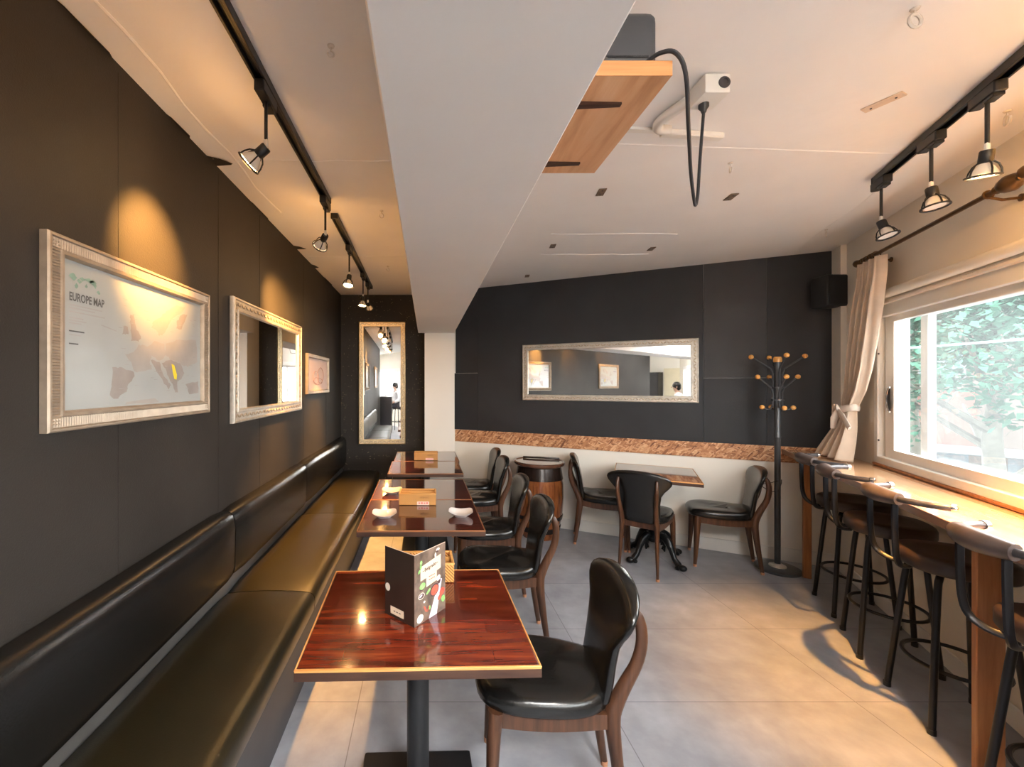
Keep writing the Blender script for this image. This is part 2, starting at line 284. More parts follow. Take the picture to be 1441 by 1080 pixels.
# ------------------------------------------------------------------ mesh builder
class B:
    def __init__(s): s.bm = bmesh.new(); s.slots = []
    def _slot(s, mat):
        if mat is None: return 0
        if mat not in s.slots: s.slots.append(mat)
        return s.slots.index(mat)
    def add(s, verts, faces, mat=None):
        k = s._slot(mat)
        vs = [s.bm.verts.new(v) for v in verts]
        for f in faces:
            try:
                fc = s.bm.faces.new([vs[i] for i in f]); fc.material_index = k
            except ValueError: pass
        return s
    def box(s, c, size, rot=None, bevel=0.0, seg=2, mat=None):
        t = bmesh.new(); bmesh.ops.create_cube(t, size=1.0)
        bmesh.ops.scale(t, vec=size, verts=t.verts)
        if bevel: bmesh.ops.bevel(t, geom=list(t.edges), offset=bevel, segments=seg, affect='EDGES', profile=0.6)
        mx = Matrix.Translation(c)
        if rot is not None: mx = mx @ (rot.to_4x4() if not isinstance(rot, Matrix) else rot)
        t.verts.ensure_lookup_table(); t.verts.index_update()
        s.add([mx @ v.co for v in t.verts], [[v.index for v in f.verts] for f in t.faces], mat); t.free()
        return s
    def tube(s, path, r, n=10, closed=False, mat=None, caps=True, flat=None):
        pts = [Vector(p) for p in path]; m = len(pts)
        rs = r if isinstance(r, (list, tuple)) else [r]*m
        rings = []; up = None
        for i, p in enumerate(pts):
            if closed: t = pts[(i+1) % m] - pts[i-1]
            else: t = pts[min(i+1, m-1)] - pts[max(i-1, 0)]
            t.normalize()
            if up is None:
                up = Vector((0, 0, 1)) if abs(t.z) < 0.9 else Vector((0, 1, 0))
            a = up - t*up.dot(t)
            if a.length < 1e-5: a = t.orthogonal()
            a.normalize(); b = t.cross(a); up = a
            fa, fb = flat if flat else (1, 1)
            rings.append([p + (a*math.cos(2*PI*k/n)*fa + b*math.sin(2*PI*k/n)*fb)*rs[i] for k in range(n)])
        return s.loft(rings, closed_path=closed, caps=caps and not closed, mat=mat)
    def loft(s, rings, closed_path=False, caps=True, mat=None, closed_ring=True):
        n = len(rings[0]); m = len(rings); verts = [v for r in rings for v in r]; faces = []
        for i in range(m if closed_path else m-1):
            j = (i+1) % m
            for k in range(n if closed_ring else n-1):
                l = (k+1) % n
                faces.append((i*n+k, i*n+l, j*n+l, j*n+k))
        if caps:
            faces.append(tuple(reversed(range(n)))); faces.append(tuple(range((m-1)*n, m*n)))
        return s.add(verts, faces, mat)
    def lathe(s, prof, n=24, c=(0, 0, 0), mat=None, axis=None):
        c = Vector(c); rings = []
        q = Vector((0, 0, 1)).rotation_difference(Vector(axis)) if axis is not None else None
        for r, z in prof:
            ring = []
            for k in range(n):
                v = Vector((r*math.cos(2*PI*k/n), r*math.sin(2*PI*k/n), z))
                if q: v = q @ v
                ring.append(c + v)
            rings.append(ring)
        return s.loft(rings, mat=mat)
    def sphere(s, c, r, n=12, mat=None, sc=(1, 1, 1)):
        m = max(5, n//2+1); rings = []
        for i in range(m):
            a = PI*(i+0.02)/(m-1+0.04)
            rings.append([Vector(c) + Vector((math.sin(a)*math.cos(2*PI*k/n)*r*sc[0], math.sin(a)*math.sin(2*PI*k/n)*r*sc[1], -math.cos(a)*r*sc[2])) for k in range(n)])
        return s.loft(rings, mat=mat)
    def slab(s, outline, layers, mat=None):
        # outline: 2d points round the origin; layers: (z, scale or inset factor)
        rings = [[Vector((x*k, y*k, z)) for x, y in outline] for z, k in layers]
        return s.loft(rings, mat=mat)
    def prism(s, poly, z0, z1, mat=None):
        n = len(poly)
        return s.add([(x, y, z0) for x, y in poly]+[(x, y, z1) for x, y in poly],
                     [tuple(reversed(range(n))), tuple(range(n, 2*n))]+[(i, (i+1) % n, n+(i+1) % n, n+i) for i in range(n)], mat)
    def xf(s, mx):
        bmesh.ops.transform(s.bm, matrix=mx, verts=s.bm.verts); return s
    def build(s, name, mat=None, parent=None, angle=38, label=None):
        bmesh.ops.recalc_face_normals(s.bm, faces=s.bm.faces)
        me = bpy.data.meshes.new(name); s.bm.to_mesh(me); s.bm.free()
        mats = s.slots if s.slots else [mat]
        for m in mats: me.materials.append(M[m] if isinstance(m, str) else m)
        for p in me.polygons: p.use_smooth = True
        me.set_sharp_from_angle(angle=math.radians(angle))
        o = bpy.data.objects.new(name, me); COL.objects.link(o)
        if parent is not None: o.parent = parent
        if label: o['label'] = label
        return o
def tag(o, label, cat, group=None):
    o['label'] = label; o['category'] = cat
    if group: o['group'] = group
    return o
def thing(name, label, cat, loc=(0, 0, 0), rz=0.0, group=None):
    o = bpy.data.objects.new(name, None); COL.objects.link(o)
    o.empty_display_size = 0.1; o.location = loc; o.rotation_euler = (0, 0, rz)
    return tag(o, label, cat, group)
def struct(b, name, mat=None, parent=None, angle=30):
    o = b.build(name, mat, parent, angle)
    if parent is None: o['kind'] = 'structure'
    return o
def dup(root, loc, rz, label, group=None):
    r = root.copy(); COL.objects.link(r); r.location = loc; r.rotation_euler = (0, 0, rz); r['label'] = label
    if group: r['group'] = group
    for ch in list(root.children):
        if ch.type != 'MESH': continue
        c = ch.copy(); COL.objects.link(c); c.parent = r
        for g in list(ch.children):
            d = g.copy(); COL.objects.link(d); d.parent = c
    return r
def text_mesh(b, txt, size, mx, mat, extrude=0.0, sx=1.0):
    cu = bpy.data.curves.new('lettering', 'FONT'); cu.body = txt; cu.size = size; cu.extrude = extrude; cu.resolution_u = 3; cu.offset = size*0.022
    ob = bpy.data.objects.new('lettering', cu); COL.objects.link(ob)
    dg = bpy.context.evaluated_depsgraph_get(); dg.update()
    me = bpy.data.meshes.new_from_object(ob.evaluated_get(dg))
    w = max((v.co.x for v in me.vertices), default=0)
    b.add([mx @ Vector((v.co.x*sx, v.co.y, v.co.z)) for v in me.vertices], [list(p.vertices) for p in me.polygons], mat)
    bpy.data.objects.remove(ob); bpy.data.meshes.remove(me)
    return w*sx
UPRIGHT = Matrix.Rotation(PI/2, 4, 'X')      # xy drawing -> xz wall plane, front faces -y
def rrect(w, h, r, n=5):
    pts = []
    for cx, cy, a0 in ((w/2-r, h/2-r, 0), (-w/2+r, h/2-r, PI/2), (-w/2+r, -h/2+r, PI), (w/2-r, -h/2+r, 1.5*PI)):
        for i in range(n+1):
            a = a0 + PI/2*i/n; pts.append((cx+r*math.cos(a), cy+r*math.sin(a)))
    return pts
def arc(c, r, a0, a1, n):
    return [(c[0]+r*math.cos(a0+(a1-a0)*i/n), c[1]+r*math.sin(a0+(a1-a0)*i/n)) for i in range(n+1)]

def smooth_path(p, n=6):
    P = [Vector(x) for x in p]; o = []
    for i in range(len(P)-1):
        p0, p1, p2, p3 = P[max(i-1, 0)], P[i], P[i+1], P[min(i+2, len(P)-1)]
        for k in range(n):
            t = k/n; o.append(0.5*((2*p1)+(p2-p0)*t+(2*p0-5*p1+4*p2-p3)*t*t+(3*p1-p0-3*p2+p3)*t**3))
    o.append(P[-1]); return o

# ------------------------------------------------------------------ room shell
YE = -3.1; XF = -4.6; YR = -7.9                # where the dark wall stops, far left wall and rear wall behind the viewer
SE = 12.4
cB = W(3.36, 0)                                # column meets back wall
wend = W(0, SE)
poly = [(XL, YE), (XL, YB), (-0.02, YB), (0.3, YB), (cB.x, cB.y), (CX, CY), (wend.x, wend.y), (XF, YR), (XF, YE)]
b = B(); b.prism([(XL-0.15, YE), (XL-0.15, YB+0.15), (0.4, YB+0.15), (CX+0.25, CY+0.05), (wend.x+0.1, wend.y-0.2), (XF-0.1, YR-0.2), (XF-0.1, YE)], -0.1, 0.0)
struct(b, 'floor', 'floor')
# ceiling with plaster joints worked into the same mesh
b = B(); b.prism([(XL-0.15, YE), (XL-0.15, YB+0.15), (0.4, YB+0.15), (CX+0.25, CY+0.05), (wend.x+0.1, wend.y-0.2), (XF-0.1, YR-0.2), (XF-0.1, YE)], HC, HC+0.12, mat='ceiling')
def joint(pts, r=0.006):
    rr = [r*(0.6+0.8*random.random()) for _ in pts]
    b.tube([(x, y, HC+0.001) for x, y in pts], rr, 6, mat='ceiling')
joint([(-0.93+0.012*math.sin(i*1.7), 0.6+i*0.17) for i in range(13)], 0.007)
joint([(-0.93+i*0.1, 2.03+0.006*math.sin(i*2.1)) for i in range(9)], 0.004)
joint([(-1.0+i*0.1, 3.56+0.006*math.sin(i*1.3)) for i in range(10)], 0.004)
joint([(0.9+i*0.13, 3.02+0.01*math.sin(i)) for i in range(8)], 0.006)
joint([(0.95+i*0.1, 3.5+0.01*math.sin(i*2)) for i in range(10)], 0.006)
joint([(W(0.28+0.02*math.sin(i), 0.1+i*0.22).x, W(0.28, 0.1+i*0.22).y) for i in range(9)], 0.004)
joint([(0.4+i*0.2, 1.86+i*0.012) for i in range(11)], 0.003)
struct(b, 'ceiling')

# left wall: dark wallpaper with torn flaps at the ceiling
b = B()
b.box((XL-0.075, (YE+YB)/2, HC/2), (0.15, YB-YE, HC), mat='black_paper')
for (y, w, d) in ((1.27, 0.30, 0.016), (2.03, 0.10, 0.10), (1.75, 0.22, 0.02), (3.32, 0.10, 0.09), (3.85, 0.14, 0.05), (2.6, 0.4, 0.015), (4.4, 0.5, 0.02)):
    b.add([(XL-0.01, y-w/2, HC-0.001), (XL-0.01, y+w/2, HC-0.001), (XL+d*0.8, y+w*0.30, HC-0.006), (XL+d, y+w*0.05, HC-0.012), (XL+d*0.5, y-w*0.25, HC-0.004)], [(0, 1, 2, 3, 4)], 'black_paper')
struct(b, 'wall_left')
# seams of the wallpaper sheets are shallow overlaps on the same wall
b = B()
for y in (1.42, 2.10, 2.62, 3.55, 4.35):
    b.box((XL+0.0008, y, HC/2+0.4), (0.0016, 0.012, HC-0.86), mat='black_paper')
struct(b, 'trim_1')

b = B(); b.box(((XL+-0.02)/2, YB+0.075, HC/2), (abs(XL)-0.02+0.3, 0.15, HC), mat='black_paper')
b.box(((XL-0.02)/2-0.02, YB-0.001, 1.62), (0.98, 0.004, 0.004), mat='black_paper')
struct(b, 'wall_back')
# column under the beam
b = B(); b.box((0.15, 4.98, HC/2), (0.34, 0.44, HC), mat='cream_wall')
b.box((0.15, 4.757, 1.0), (0.30, 0.004, 0.004), mat='cream_wall')
struct(b, 'column')
# ceiling beam
b = B(); b.box((0.112, (YE+4.77)/2, (2.075+HC)/2), (0.41, 4.77-YE, HC-2.075), bevel=0.004, seg=1)
struct(b, 'ceiling_beam', 'beam')

# turned back wall
b = B(); b.box((-1.75+0.0, 0.075, HC/2), (3.5, 0.15, HC)); b.xf(MB)
struct(b, 'wall_corner', 'cream_wall')
# its charcoal wallpaper, in sheets
b = B()
def sheet(q0, q1, z0, z1, mat):
    b.box((-(q0+q1)/2, -0.004, (z0+z1)/2), (abs(q1-q0), 0.008, z1-z0), mat=mat)
sheet(0.0, 0.455, 0.966, 2.585, 'black_paper2')
sheet(0.457, 0.912, 1.55, 2.585, 'black_paper3'); sheet(0.457, 0.912, 0.966, 1.548, 'black_paper2')
sheet(0.914, 3.06, 0.966, 2.58, 'black_paper2')
sheet(3.062, 3.33, 1.62, 2.58, 'black_paper2'); sheet(3.062, 3.37, 0.970, 1.618, 'black_paper2')
b.xf(MB); struct(b, 'trim_2')
b = B(); b.box((-1.70, -0.006, 0.90), (3.27, 0.012, 0.135)); b.xf(MB); struct(b, 'trim_3', 'osb')
b = B(); b.box((-1.68, -0.006, 0.055), (3.34, 0.012, 0.11), bevel=0.003, seg=1); b.xf(MB); struct(b, 'baseboard_back', 'white_trim')

# window wall: pieces round three openings
WIN = [(0.60, 2.95), (3.55, 6.3), (8.5, 11.2)]
ZW0, ZW1 = 0.955, 2.03
b = B()
def wpiece(s0, s1, z0, z1): b.box(((s0+s1)/2, 0.075, (z0+z1)/2), (s1-s0, 0.15, z1-z0))
wpiece(-0.15, SE, 0, ZW0); wpiece(-0.15, SE, ZW1, HC)
s_prev = -0.15
for s0, s1 in WIN: wpiece(s_prev, s0, ZW0, ZW1); s_prev = s1
wpiece(s_prev, SE, ZW0, ZW1)
b.box((0.085, -0.018, (0.97+HC)/2), (0.17, 0.036, HC-0.97))          # shallow pilaster in the corner
b.xf(MW); struct(b, 'wall_right', 'warm_wall')
b = B(); b.box((SE/2, -0.006, 0.05), (SE, 0.012, 0.10), bevel=0.003, seg=1); b.xf(MW); struct(b, 'baseboard_right', 'white_trim')
# remaining walls behind the viewer
b = B(); b.box(((XF+XL)/2-0.1, YE-0.06, HC/2), (XL-XF-0.1, 0.12, HC)); struct(b, 'wall_return', 'cream_wall')
b = B(); b.box((XF-0.06, (YE+YR)/2, HC/2), (0.12, YE-YR+0.2, HC)); struct(b, 'wall_far_left', 'cream_wall')
b = B(); b.box(((XF-1.5)/2, YR-0.06, HC/2), (3.6, 0.12, HC)); struct(b, 'wall_rear', 'cream_wall')

# windows
def make_window(i, s0, s1):
    root = B()
    y = 0.055; z0, z1 = ZW0+0.008, ZW1
    fr = 0.05
    root.box(((s0+s1)/2, y, z0+0.025), (s1-s0, 0.13, 0.05), bevel=0.004, seg=1); root.box(((s0+s1)/2, y, z1-0.045), (s1-s0, 0.13, 0.09), bevel=0.004, seg=1)
    for s in (s0+0.024, s1-0.024): root.box((s, y, (z0+z1)/2), (0.048, 0.13, z1-z0), bevel=0.004, seg=1)
    root.box((s0+0.07, y+0.03, (z0+z1)/2), (0.10, 0.06, z1-z0-0.02))
    root.xf(MW); f = struct(root, 'window_%d' % i, 'pvc')
    # inner sliding sash and outer sash
    mid = (s0+s1)/2+0.5 if i == 1 else (s0+s1)/2
    for nm, a0, a1, yy, lift in (('inner_sash', s0+0.155, mid+0.05, 0.035, 0.0), ('outer_sash', s0+0.34, s1-0.05, 0.085, 0.004)):
        if nm == 'inner_sash': stile, bot, top = 0.085, 0.062, 0.045
        else: stile, bot, top = 0.07, 0.05, 0.04
        c = B(); za, zb = z0+0.045, z1-0.085
        c.box(((a0+a1)/2, yy, za+bot/2), (a1-a0, 0.036, bot), bevel=0.003, seg=1); c.box(((a0+a1)/2, yy, zb-top/2), (a1-a0, 0.036, top), bevel=0.003, seg=1)
        if nm == 'inner_sash':
            c.box((s0+0.125, yy, (za+zb)/2), (0.10, 0.036, zb-za), bevel=0.003, seg=1); c.box((a1-stile/2, yy, (za+zb)/2), (stile, 0.036, zb-za), bevel=0.003, seg=1)
        else:
            c.box((a0+stile/2, yy, (za+zb)/2), (stile, 0.036, zb-za), bevel=0.003, seg=1); c.box((a1-stile/2, yy, (za+zb)/2), (stile, 0.036, zb-za), bevel=0.003, seg=1)
        c.xf(MW); sash = c.build(nm, 'pvc', f)
        g = B(); g.add([(a0+0.01, yy, za+0.02), (a1-0.01, yy, za+0.02), (a1-0.01, yy, zb-0.02), (a0+0.01, yy, zb-0.02)], [(0, 1, 2, 3)]); g.xf(MW); g.build('pane', 'glass', sash)
    if i == 1:
        h = B()      # half-moon recessed pulls
        pts = [(0, -0.08)]+[(-0.042*math.cos(a)*1.0, 0.08*math.sin(a)) for a in [(-PI/2+PI*k/12) for k in range(13)]]
        h.add([(s0+0.155+x, 0.008, 1.395+z) for x, z in pts[1:]]+[(s0+0.155+x, 0.018, 1.395+z) for x, z in pts[1:]],
              [tuple(range(13)), tuple(range(13, 26))]+[(k, k+1, 14+k, 13+k) for k in range(12)], 'black_metal')
        h.tube([(s0+0.155+x, 0.010, 1.395+z) for x, z in pts[1:]], 0.006, 8, mat='chrome')
        h.xf(MW); h.build('pull_handle', None, f, label='black half-moon pull with chrome rim')
        k = B()
        for z in (1.12, 1.70): k.lathe([(0.0, 0.0), (0.007, 0.0), (0.007, 0.004), (0.0, 0.005)], 10, (s0+0.062, -0.008, z), axis=(0, -1, 0))
        k.xf(MW); k.build('screw_cap', 'grey_metal', f)
    return f
for i, (s0, s1) in enumerate(WIN): make_window(i+1, s0, s1)
# wooden sill strip and head lining of window 1
b = B(); b.box(((0.6+2.95)/2, -0.006, ZW0+0.002), (2.36, 0.022, 0.016), bevel=0.003, seg=1); b.xf(MW); struct(b, 'trim_4', 'post')
b = B(); b.box((1.80, -0.016, 2.026), (2.44, 0.03, 0.02), bevel=0.004, seg=1); b.xf(MW); struct(b, 'trim_5', 'warm_wall')

# ------------------------------------------------------------------ long bench on the left wall
bench = thing('banquette_bench', 'long black vinyl banquette bench along the dark left wall', 'bench', (0, 0, 0))
segs = [(-0.42, 0.845), (0.85, 2.115), (2.12, 3.385), (3.39, 5.06)]
bx0, bx1 = -1.035, -0.565
b = B(); b.box((-0.82, 2.32, 0.17), (0.415, 5.48, 0.34)); b.build('base', 'bench_panel', bench)
b = B(); b.box((-1.022, 2.32, 0.56), (0.026, 5.48, 0.36)); b.build('backing_strip', 'grey_strip', bench, label='grey strip below the back cushions')
for (y0, y1) in segs:
    w = 0.50; L = y1-y0-0.003
    # seat cushion: rounded front edge, slightly crowned
    xs = [-1.008, -1.0, -0.93, -0.80, -0.68, -0.62, -0.59, -0.573, -0.565, -0.563, -0.567, -0.575]
    zt = [0.437, 0.452, 0.458, 0.462, 0.462, 0.459, 0.455, 0.446, 0.432, 0.40, 0.36, 0.345]
    sec = list(zip(xs, zt))+[(-1.0, 0.345)]
    b = B(); rings = []
    m = 14
    for i in range(m+1):
        t = i/m; y = y0+0.002+t*L
        e = min(t, 1-t)*L
        k = 1.0 - 0.010*math.exp(-e/0.018)/0.46
        dz = -0.010*math.exp(-e/0.02)
        rings.append([Vector((x*1.0, y, z+(dz if z > 0.40 else 0)+0.0015*math.sin(9*y+x*14))) for x, z in sec])
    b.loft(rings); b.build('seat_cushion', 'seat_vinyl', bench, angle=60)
    sec = [(-1.036, 0.53), (-0.985, 0.525), (-0.962, 0.54), (-0.955, 0.58), (-0.953, 0.68), (-0.952, 0.76), (-0.955, 0.81), (-0.965, 0.84), (-0.982, 0.855), (-1.01, 0.862), (-1.036, 0.860)]
    b = B(); rings = []
    for i in range(m+1):
        t = i/m; y = y0+0.002+t*L; e = min(t, 1-t)*L
        k = 0.012*math.exp(-e/0.02)
        rings.append([Vector((x-(k if x > -1.0 else 0), y, z-(k*0.7 if z > 0.8 else 0)+0.003*math.sin(4*y)*(z > 0.8))) for x, z in sec])
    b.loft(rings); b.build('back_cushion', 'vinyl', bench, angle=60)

# ------------------------------------------------------------------ tables
def make_table(label, loc, rz, w, d, top_mat, edge_mat, group, ped=True):
    t = thing('dining_table', label, 'table', loc, rz, group)
    b = B(); b.box((0, 0, 0.7265), (w-0.006, d-0.006, 0.027), bevel=0.0015, seg=1); b.build('tabletop', top_mat, t)
    b = B()
    for sx, sy in ((0, 1), (0, -1), (1, 0), (-1, 0)):
        if sx: b.box((sx*(w/2-0.001), 0, 0.7235), (0.008, d+0.005, 0.027), mat='table_edge'); b.box((sx*(w/2+0.0012), 0, 0.7375), (0.0042, d+0.0055, 0.006), bevel=0.0012, seg=1, mat=edge_mat)
        else: b.box((0, sy*(d/2-0.001), 0.7235), (w+0.005, 0.008, 0.027), mat='table_edge'); b.box((0, sy*(d/2-0.0005), 0.7365), (w+0.0055, 0.0075, 0.0085), bevel=0.0015, seg=1, mat=edge_mat)
    b.build('edge_banding', None, t)
    if ped:
        b = B(); b.lathe([(0.0, 0.03), (0.038, 0.03), (0.038, 0.69), (0.038, 0.70), (0.0, 0.70)], 28, (0, 0.03, 0)); b.box((0, 0.03, 0.705), (0.30, 0.30, 0.012), bevel=0.003, seg=1); b.build('pedestal', 'black_metal', t)
        b = B(); b.box((0, 0.03, 0.016), (0.42, 0.47, 0.032), bevel=0.010, seg=2); b.build('base_plate', 'black_metal', t)
    return t
TG = 'black pedestal tables along the bench'
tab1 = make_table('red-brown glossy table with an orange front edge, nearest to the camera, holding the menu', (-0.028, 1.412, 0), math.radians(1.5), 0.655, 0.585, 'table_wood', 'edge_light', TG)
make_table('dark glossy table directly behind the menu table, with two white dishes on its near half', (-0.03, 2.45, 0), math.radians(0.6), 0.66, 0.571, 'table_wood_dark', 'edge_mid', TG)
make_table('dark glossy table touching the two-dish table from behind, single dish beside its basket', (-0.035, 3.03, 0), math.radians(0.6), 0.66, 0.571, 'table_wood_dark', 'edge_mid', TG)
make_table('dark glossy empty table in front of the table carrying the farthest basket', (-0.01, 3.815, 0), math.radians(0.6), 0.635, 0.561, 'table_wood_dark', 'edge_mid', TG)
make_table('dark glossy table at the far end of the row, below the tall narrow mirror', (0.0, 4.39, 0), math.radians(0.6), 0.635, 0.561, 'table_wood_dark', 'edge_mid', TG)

# table against the turned back wall, on an ornate cast iron foot
p4 = W(1.32, 0.435)
t4 = make_table('small square brown table on a cast iron foot standing against the white lower wall', (p4.x, p4.y, 0), ANG, 0.62, 0.63, 'table_wood_dark', 'edge_light', 'tables', ped=False)
b = B(); b.lathe([(0.0, 0.16), (0.07, 0.16), (0.085, 0.19), (0.07, 0.22), (0.045, 0.235), (0.032, 0.26), (0.028, 0.30), (0.03, 0.55), (0.04, 0.62), (0.028, 0.66), (0.03, 0.70), (0.12, 0.70), (0.12, 0.712), (0, 0.712)], 22); b.build('iron_pedestal', 'black_iron', t4)
for k in range(4):
    a = PI/4+k*PI/2; ca, sa = math.cos(a), math.sin(a)
    pth = [(0.05, 0.20), (0.09, 0.215), (0.13, 0.19), (0.165, 0.13), (0.19, 0.07), (0.225, 0.038), (0.26, 0.03)]
    b = B(); b.tube([(r*ca, r*sa, z) for r, z in pth], [0.028, 0.032, 0.030, 0.024, 0.021, 0.026, 0.012], 10)
    b.sphere((0.265*ca, 0.265*sa, 0.026), 0.033, 12, sc=(1, 1, 0.75)); b.sphere((0.235*ca-0.022*sa, 0.235*sa+0.022*ca, 0.018), 0.018, 8); b.sphere((0.235*ca+0.022*sa, 0.235*sa-0.022*ca, 0.018), 0.018, 8)
    b.tube([(r*ca, r*sa, z) for r, z in [(0.07, 0.17), (0.10, 0.14), (0.095, 0.10), (0.075, 0.11), (0.085, 0.135)]], 0.009, 6)
    b.build('foot', 'black_iron', t4)

# ------------------------------------------------------------------ dining chairs
def make_chair(label, loc, rz, group):
    c = thing('dining_chair', label, 'chair', loc, rz, group)
    # seat: wide rounded front, narrower rear
    out = []
    for k in range(40):
        a = 2*PI*k/40; ca, sa = math.cos(a), math.sin(a)
        x = math.copysign(abs(ca)**0.62, ca); y = math.copysign(abs(sa)**0.70, sa)
        hw = 0.178+0.034*(y+1)/2
        out.append((x*hw, 0.012+y*0.232))
    b = B()
    rings = []
    for z, k in ((0.405, 0.90), (0.408, 0.955), (0.418, 0.99), (0.435, 1.0), (0.452, 0.985), (0.464, 0.94), (0.471, 0.84), (0.474, 0.6), (0.471, 0.3)):
        rings.append([Vector((x*k, 0.012+(y-0.012)*k, z-0.010*max(0, (y-0.12)/0.12)**2*(1 if z > 0.44 else 0.6)+0.022*max(0, (-y-0.12)/0.10)**2*(z > 0.44))) for x, y in out])
    b.loft(rings); b.build('seat', 'leather', c, angle=70)
    # back: shield-shaped upholstered shell curving round the sitter
    prof = [  # t, half width, y, z
        (0.00, 0.125, -0.188, 0.418), (0.05, 0.143, -0.197, 0.445), (0.16, 0.147, -0.207, 0.50), (0.30, 0.147, -0.216, 0.565), (0.44, 0.156, -0.227, 0.63),
        (0.53, 0.180, -0.240, 0.670), (0.60, 0.207, -0.249, 0.700), (0.68, 0.227, -0.258, 0.731), (0.76, 0.233, -0.267, 0.760), (0.85, 0.223, -0.275, 0.786), (0.93, 0.194, -0.281, 0.806), (0.98, 0.145, -0.284, 0.819), (1.0, 0.09, -0.285, 0.823)]
    b = B(); rings = []; n = 28
    for i, (t, hw, y, z) in enumerate(prof):
        th = 0.0265 if 0 < i < len(prof)-2 else (0.021 if i in (0, len(prof)-2) else 0.013)
        ring = []
        for k in range(n):
            a = 2*PI*k/n; ca, sa = math.cos(a), math.sin(a)
            x = math.copysign(abs(ca)**0.8, ca)*hw
            yy = math.copysign(abs(sa)**0.75, sa)*th
            arch = -0.018*(x/0.21)**2*max(0, (t-0.6)/0.4)
            ring.append(Vector((x, y+yy+0.55*x*x, z+arch)))
        rings.append(ring)
    b.loft(rings); b.build('backrest', 'leather', c, angle=70)
    # apron
    b = B()
    for sgn in (-1, 1):
        pts = []
        for k in range(9):
            t = k/8; pts.append((sgn*(0.135+0.040*t), -0.19+t*0.36, 0.392, 0.042+0.012*math.sin(t*PI)))
        rings = [[Vector((x-0.009, y, z+0.018)), Vector((x+0.009, y, z+0.018)), Vector((x+0.009, y, z-h+0.018-0.006)), Vector((x-0.009, y, z-h+0.018-0.006))] for x, y, z, h in pts]
        b.loft(rings)
    for y, hw in ((-0.188, 0.12), (0.17, 0.175)):
        b.box((0, y, 0.387), (hw*2, 0.02, 0.05), bevel=0.003, seg=1)
    b.build('apron', 'chair_wood', c, angle=40)
    # front legs, rear legs with the bowed uprights that hold the back
    for sgn in (-1, 1):
        b = B(); b.tube([(sgn*0.172, 0.172, 0.41), (sgn*0.178, 0.180, 0.33), (sgn*0.182, 0.186, 0.18), (sgn*0.188, 0.196, 0.018)], [0.026, 0.024, 0.019, 0.013], 10, flat=(1, 0.9))
        leg = b.build('leg', 'chair_wood', c)
        b = B(); b.lathe([(0, 0), (0.0125, 0.0), (0.0135, 0.02), (0, 0.02)], 10, (sgn*0.1885, 0.197, 0.0)); b.build('foot_tip', 'chair_tip', leg)
        b = B()
        pth = [(0.138, -0.258, 0.012), (0.133, -0.240, 0.13), (0.128, -0.222, 0.27), (0.125, -0.212, 0.38), (0.124, -0.224, 0.44), (0.126, -0.254, 0.51), (0.131, -0.283, 0.575), (0.136, -0.298, 0.64), (0.138, -0.298, 0.695), (0.137, -0.289, 0.735), (0.136, -0.277, 0.757)]
        rl = [0.013, 0.017, 0.021, 0.026, 0.026, 0.023, 0.020, 0.019, 0.018, 0.016, 0.010]; P_ = smooth_path([(sgn*x, y, z) for x, y, z in pth], 3); R_ = [rl[min(i//3, 9)]*(1-(i % 3)/3)+rl[min(i//3+1, 10)]*((i % 3)/3) for i in range(len(P_))]
        b.tube(P_, R_, 12, flat=(1.0, 0.72))
        leg = b.build('leg', 'chair_wood', c)
        b = B(); b.lathe([(0, 0), (0.0125, 0.0), (0.0135, 0.018), (0, 0.018)], 10, (sgn*0.1385, -0.2585, 0.0)); b.build('foot_tip', 'chair_tip', leg)
    return c
CG = 'black dining chairs with walnut legs'
R90 = PI/2
ch0 = make_chair('black leatherette chair nearest to the camera, drawn up to the menu table', (0.425, 1.545, 0), R90-0.13, CG)
for (x, y, rz, lab) in (
    (0.435, 2.50, R90-0.06, 'black leatherette chair second along the table row, just beyond the nearest chair'),
    (0.44, 3.10, R90-0.05, 'black leatherette chair third along the table row, its back overlapping the barrel'),
    (0.455, 3.90, R90-0.02, 'black leatherette chair fourth along the table row, left of the barrel'),
    (0.465, 4.385, R90-0.02, 'black leatherette chair at the far end of the table row, by the white column'),
): dup(ch0, (x, y, 0), rz, lab, CG)
fx, fy = 1.80, 3.46
dup(ch0, (fx, fy, 0), -math.radians(90-52), 'black leatherette chair seen from behind, pushed to the small wall table', CG)
g = W(0.835, 0.275); dup(ch0, (g.x, g.y, 0), ANG+R90, 'black leatherette chair facing left between the wall table and the coat rack', CG)
h = W(1.735, 0.225); dup(ch0, (h.x, h.y, 0), ANG-R90+0.12, 'black leatherette chair facing right beside the barrel, against the white wall', CG)

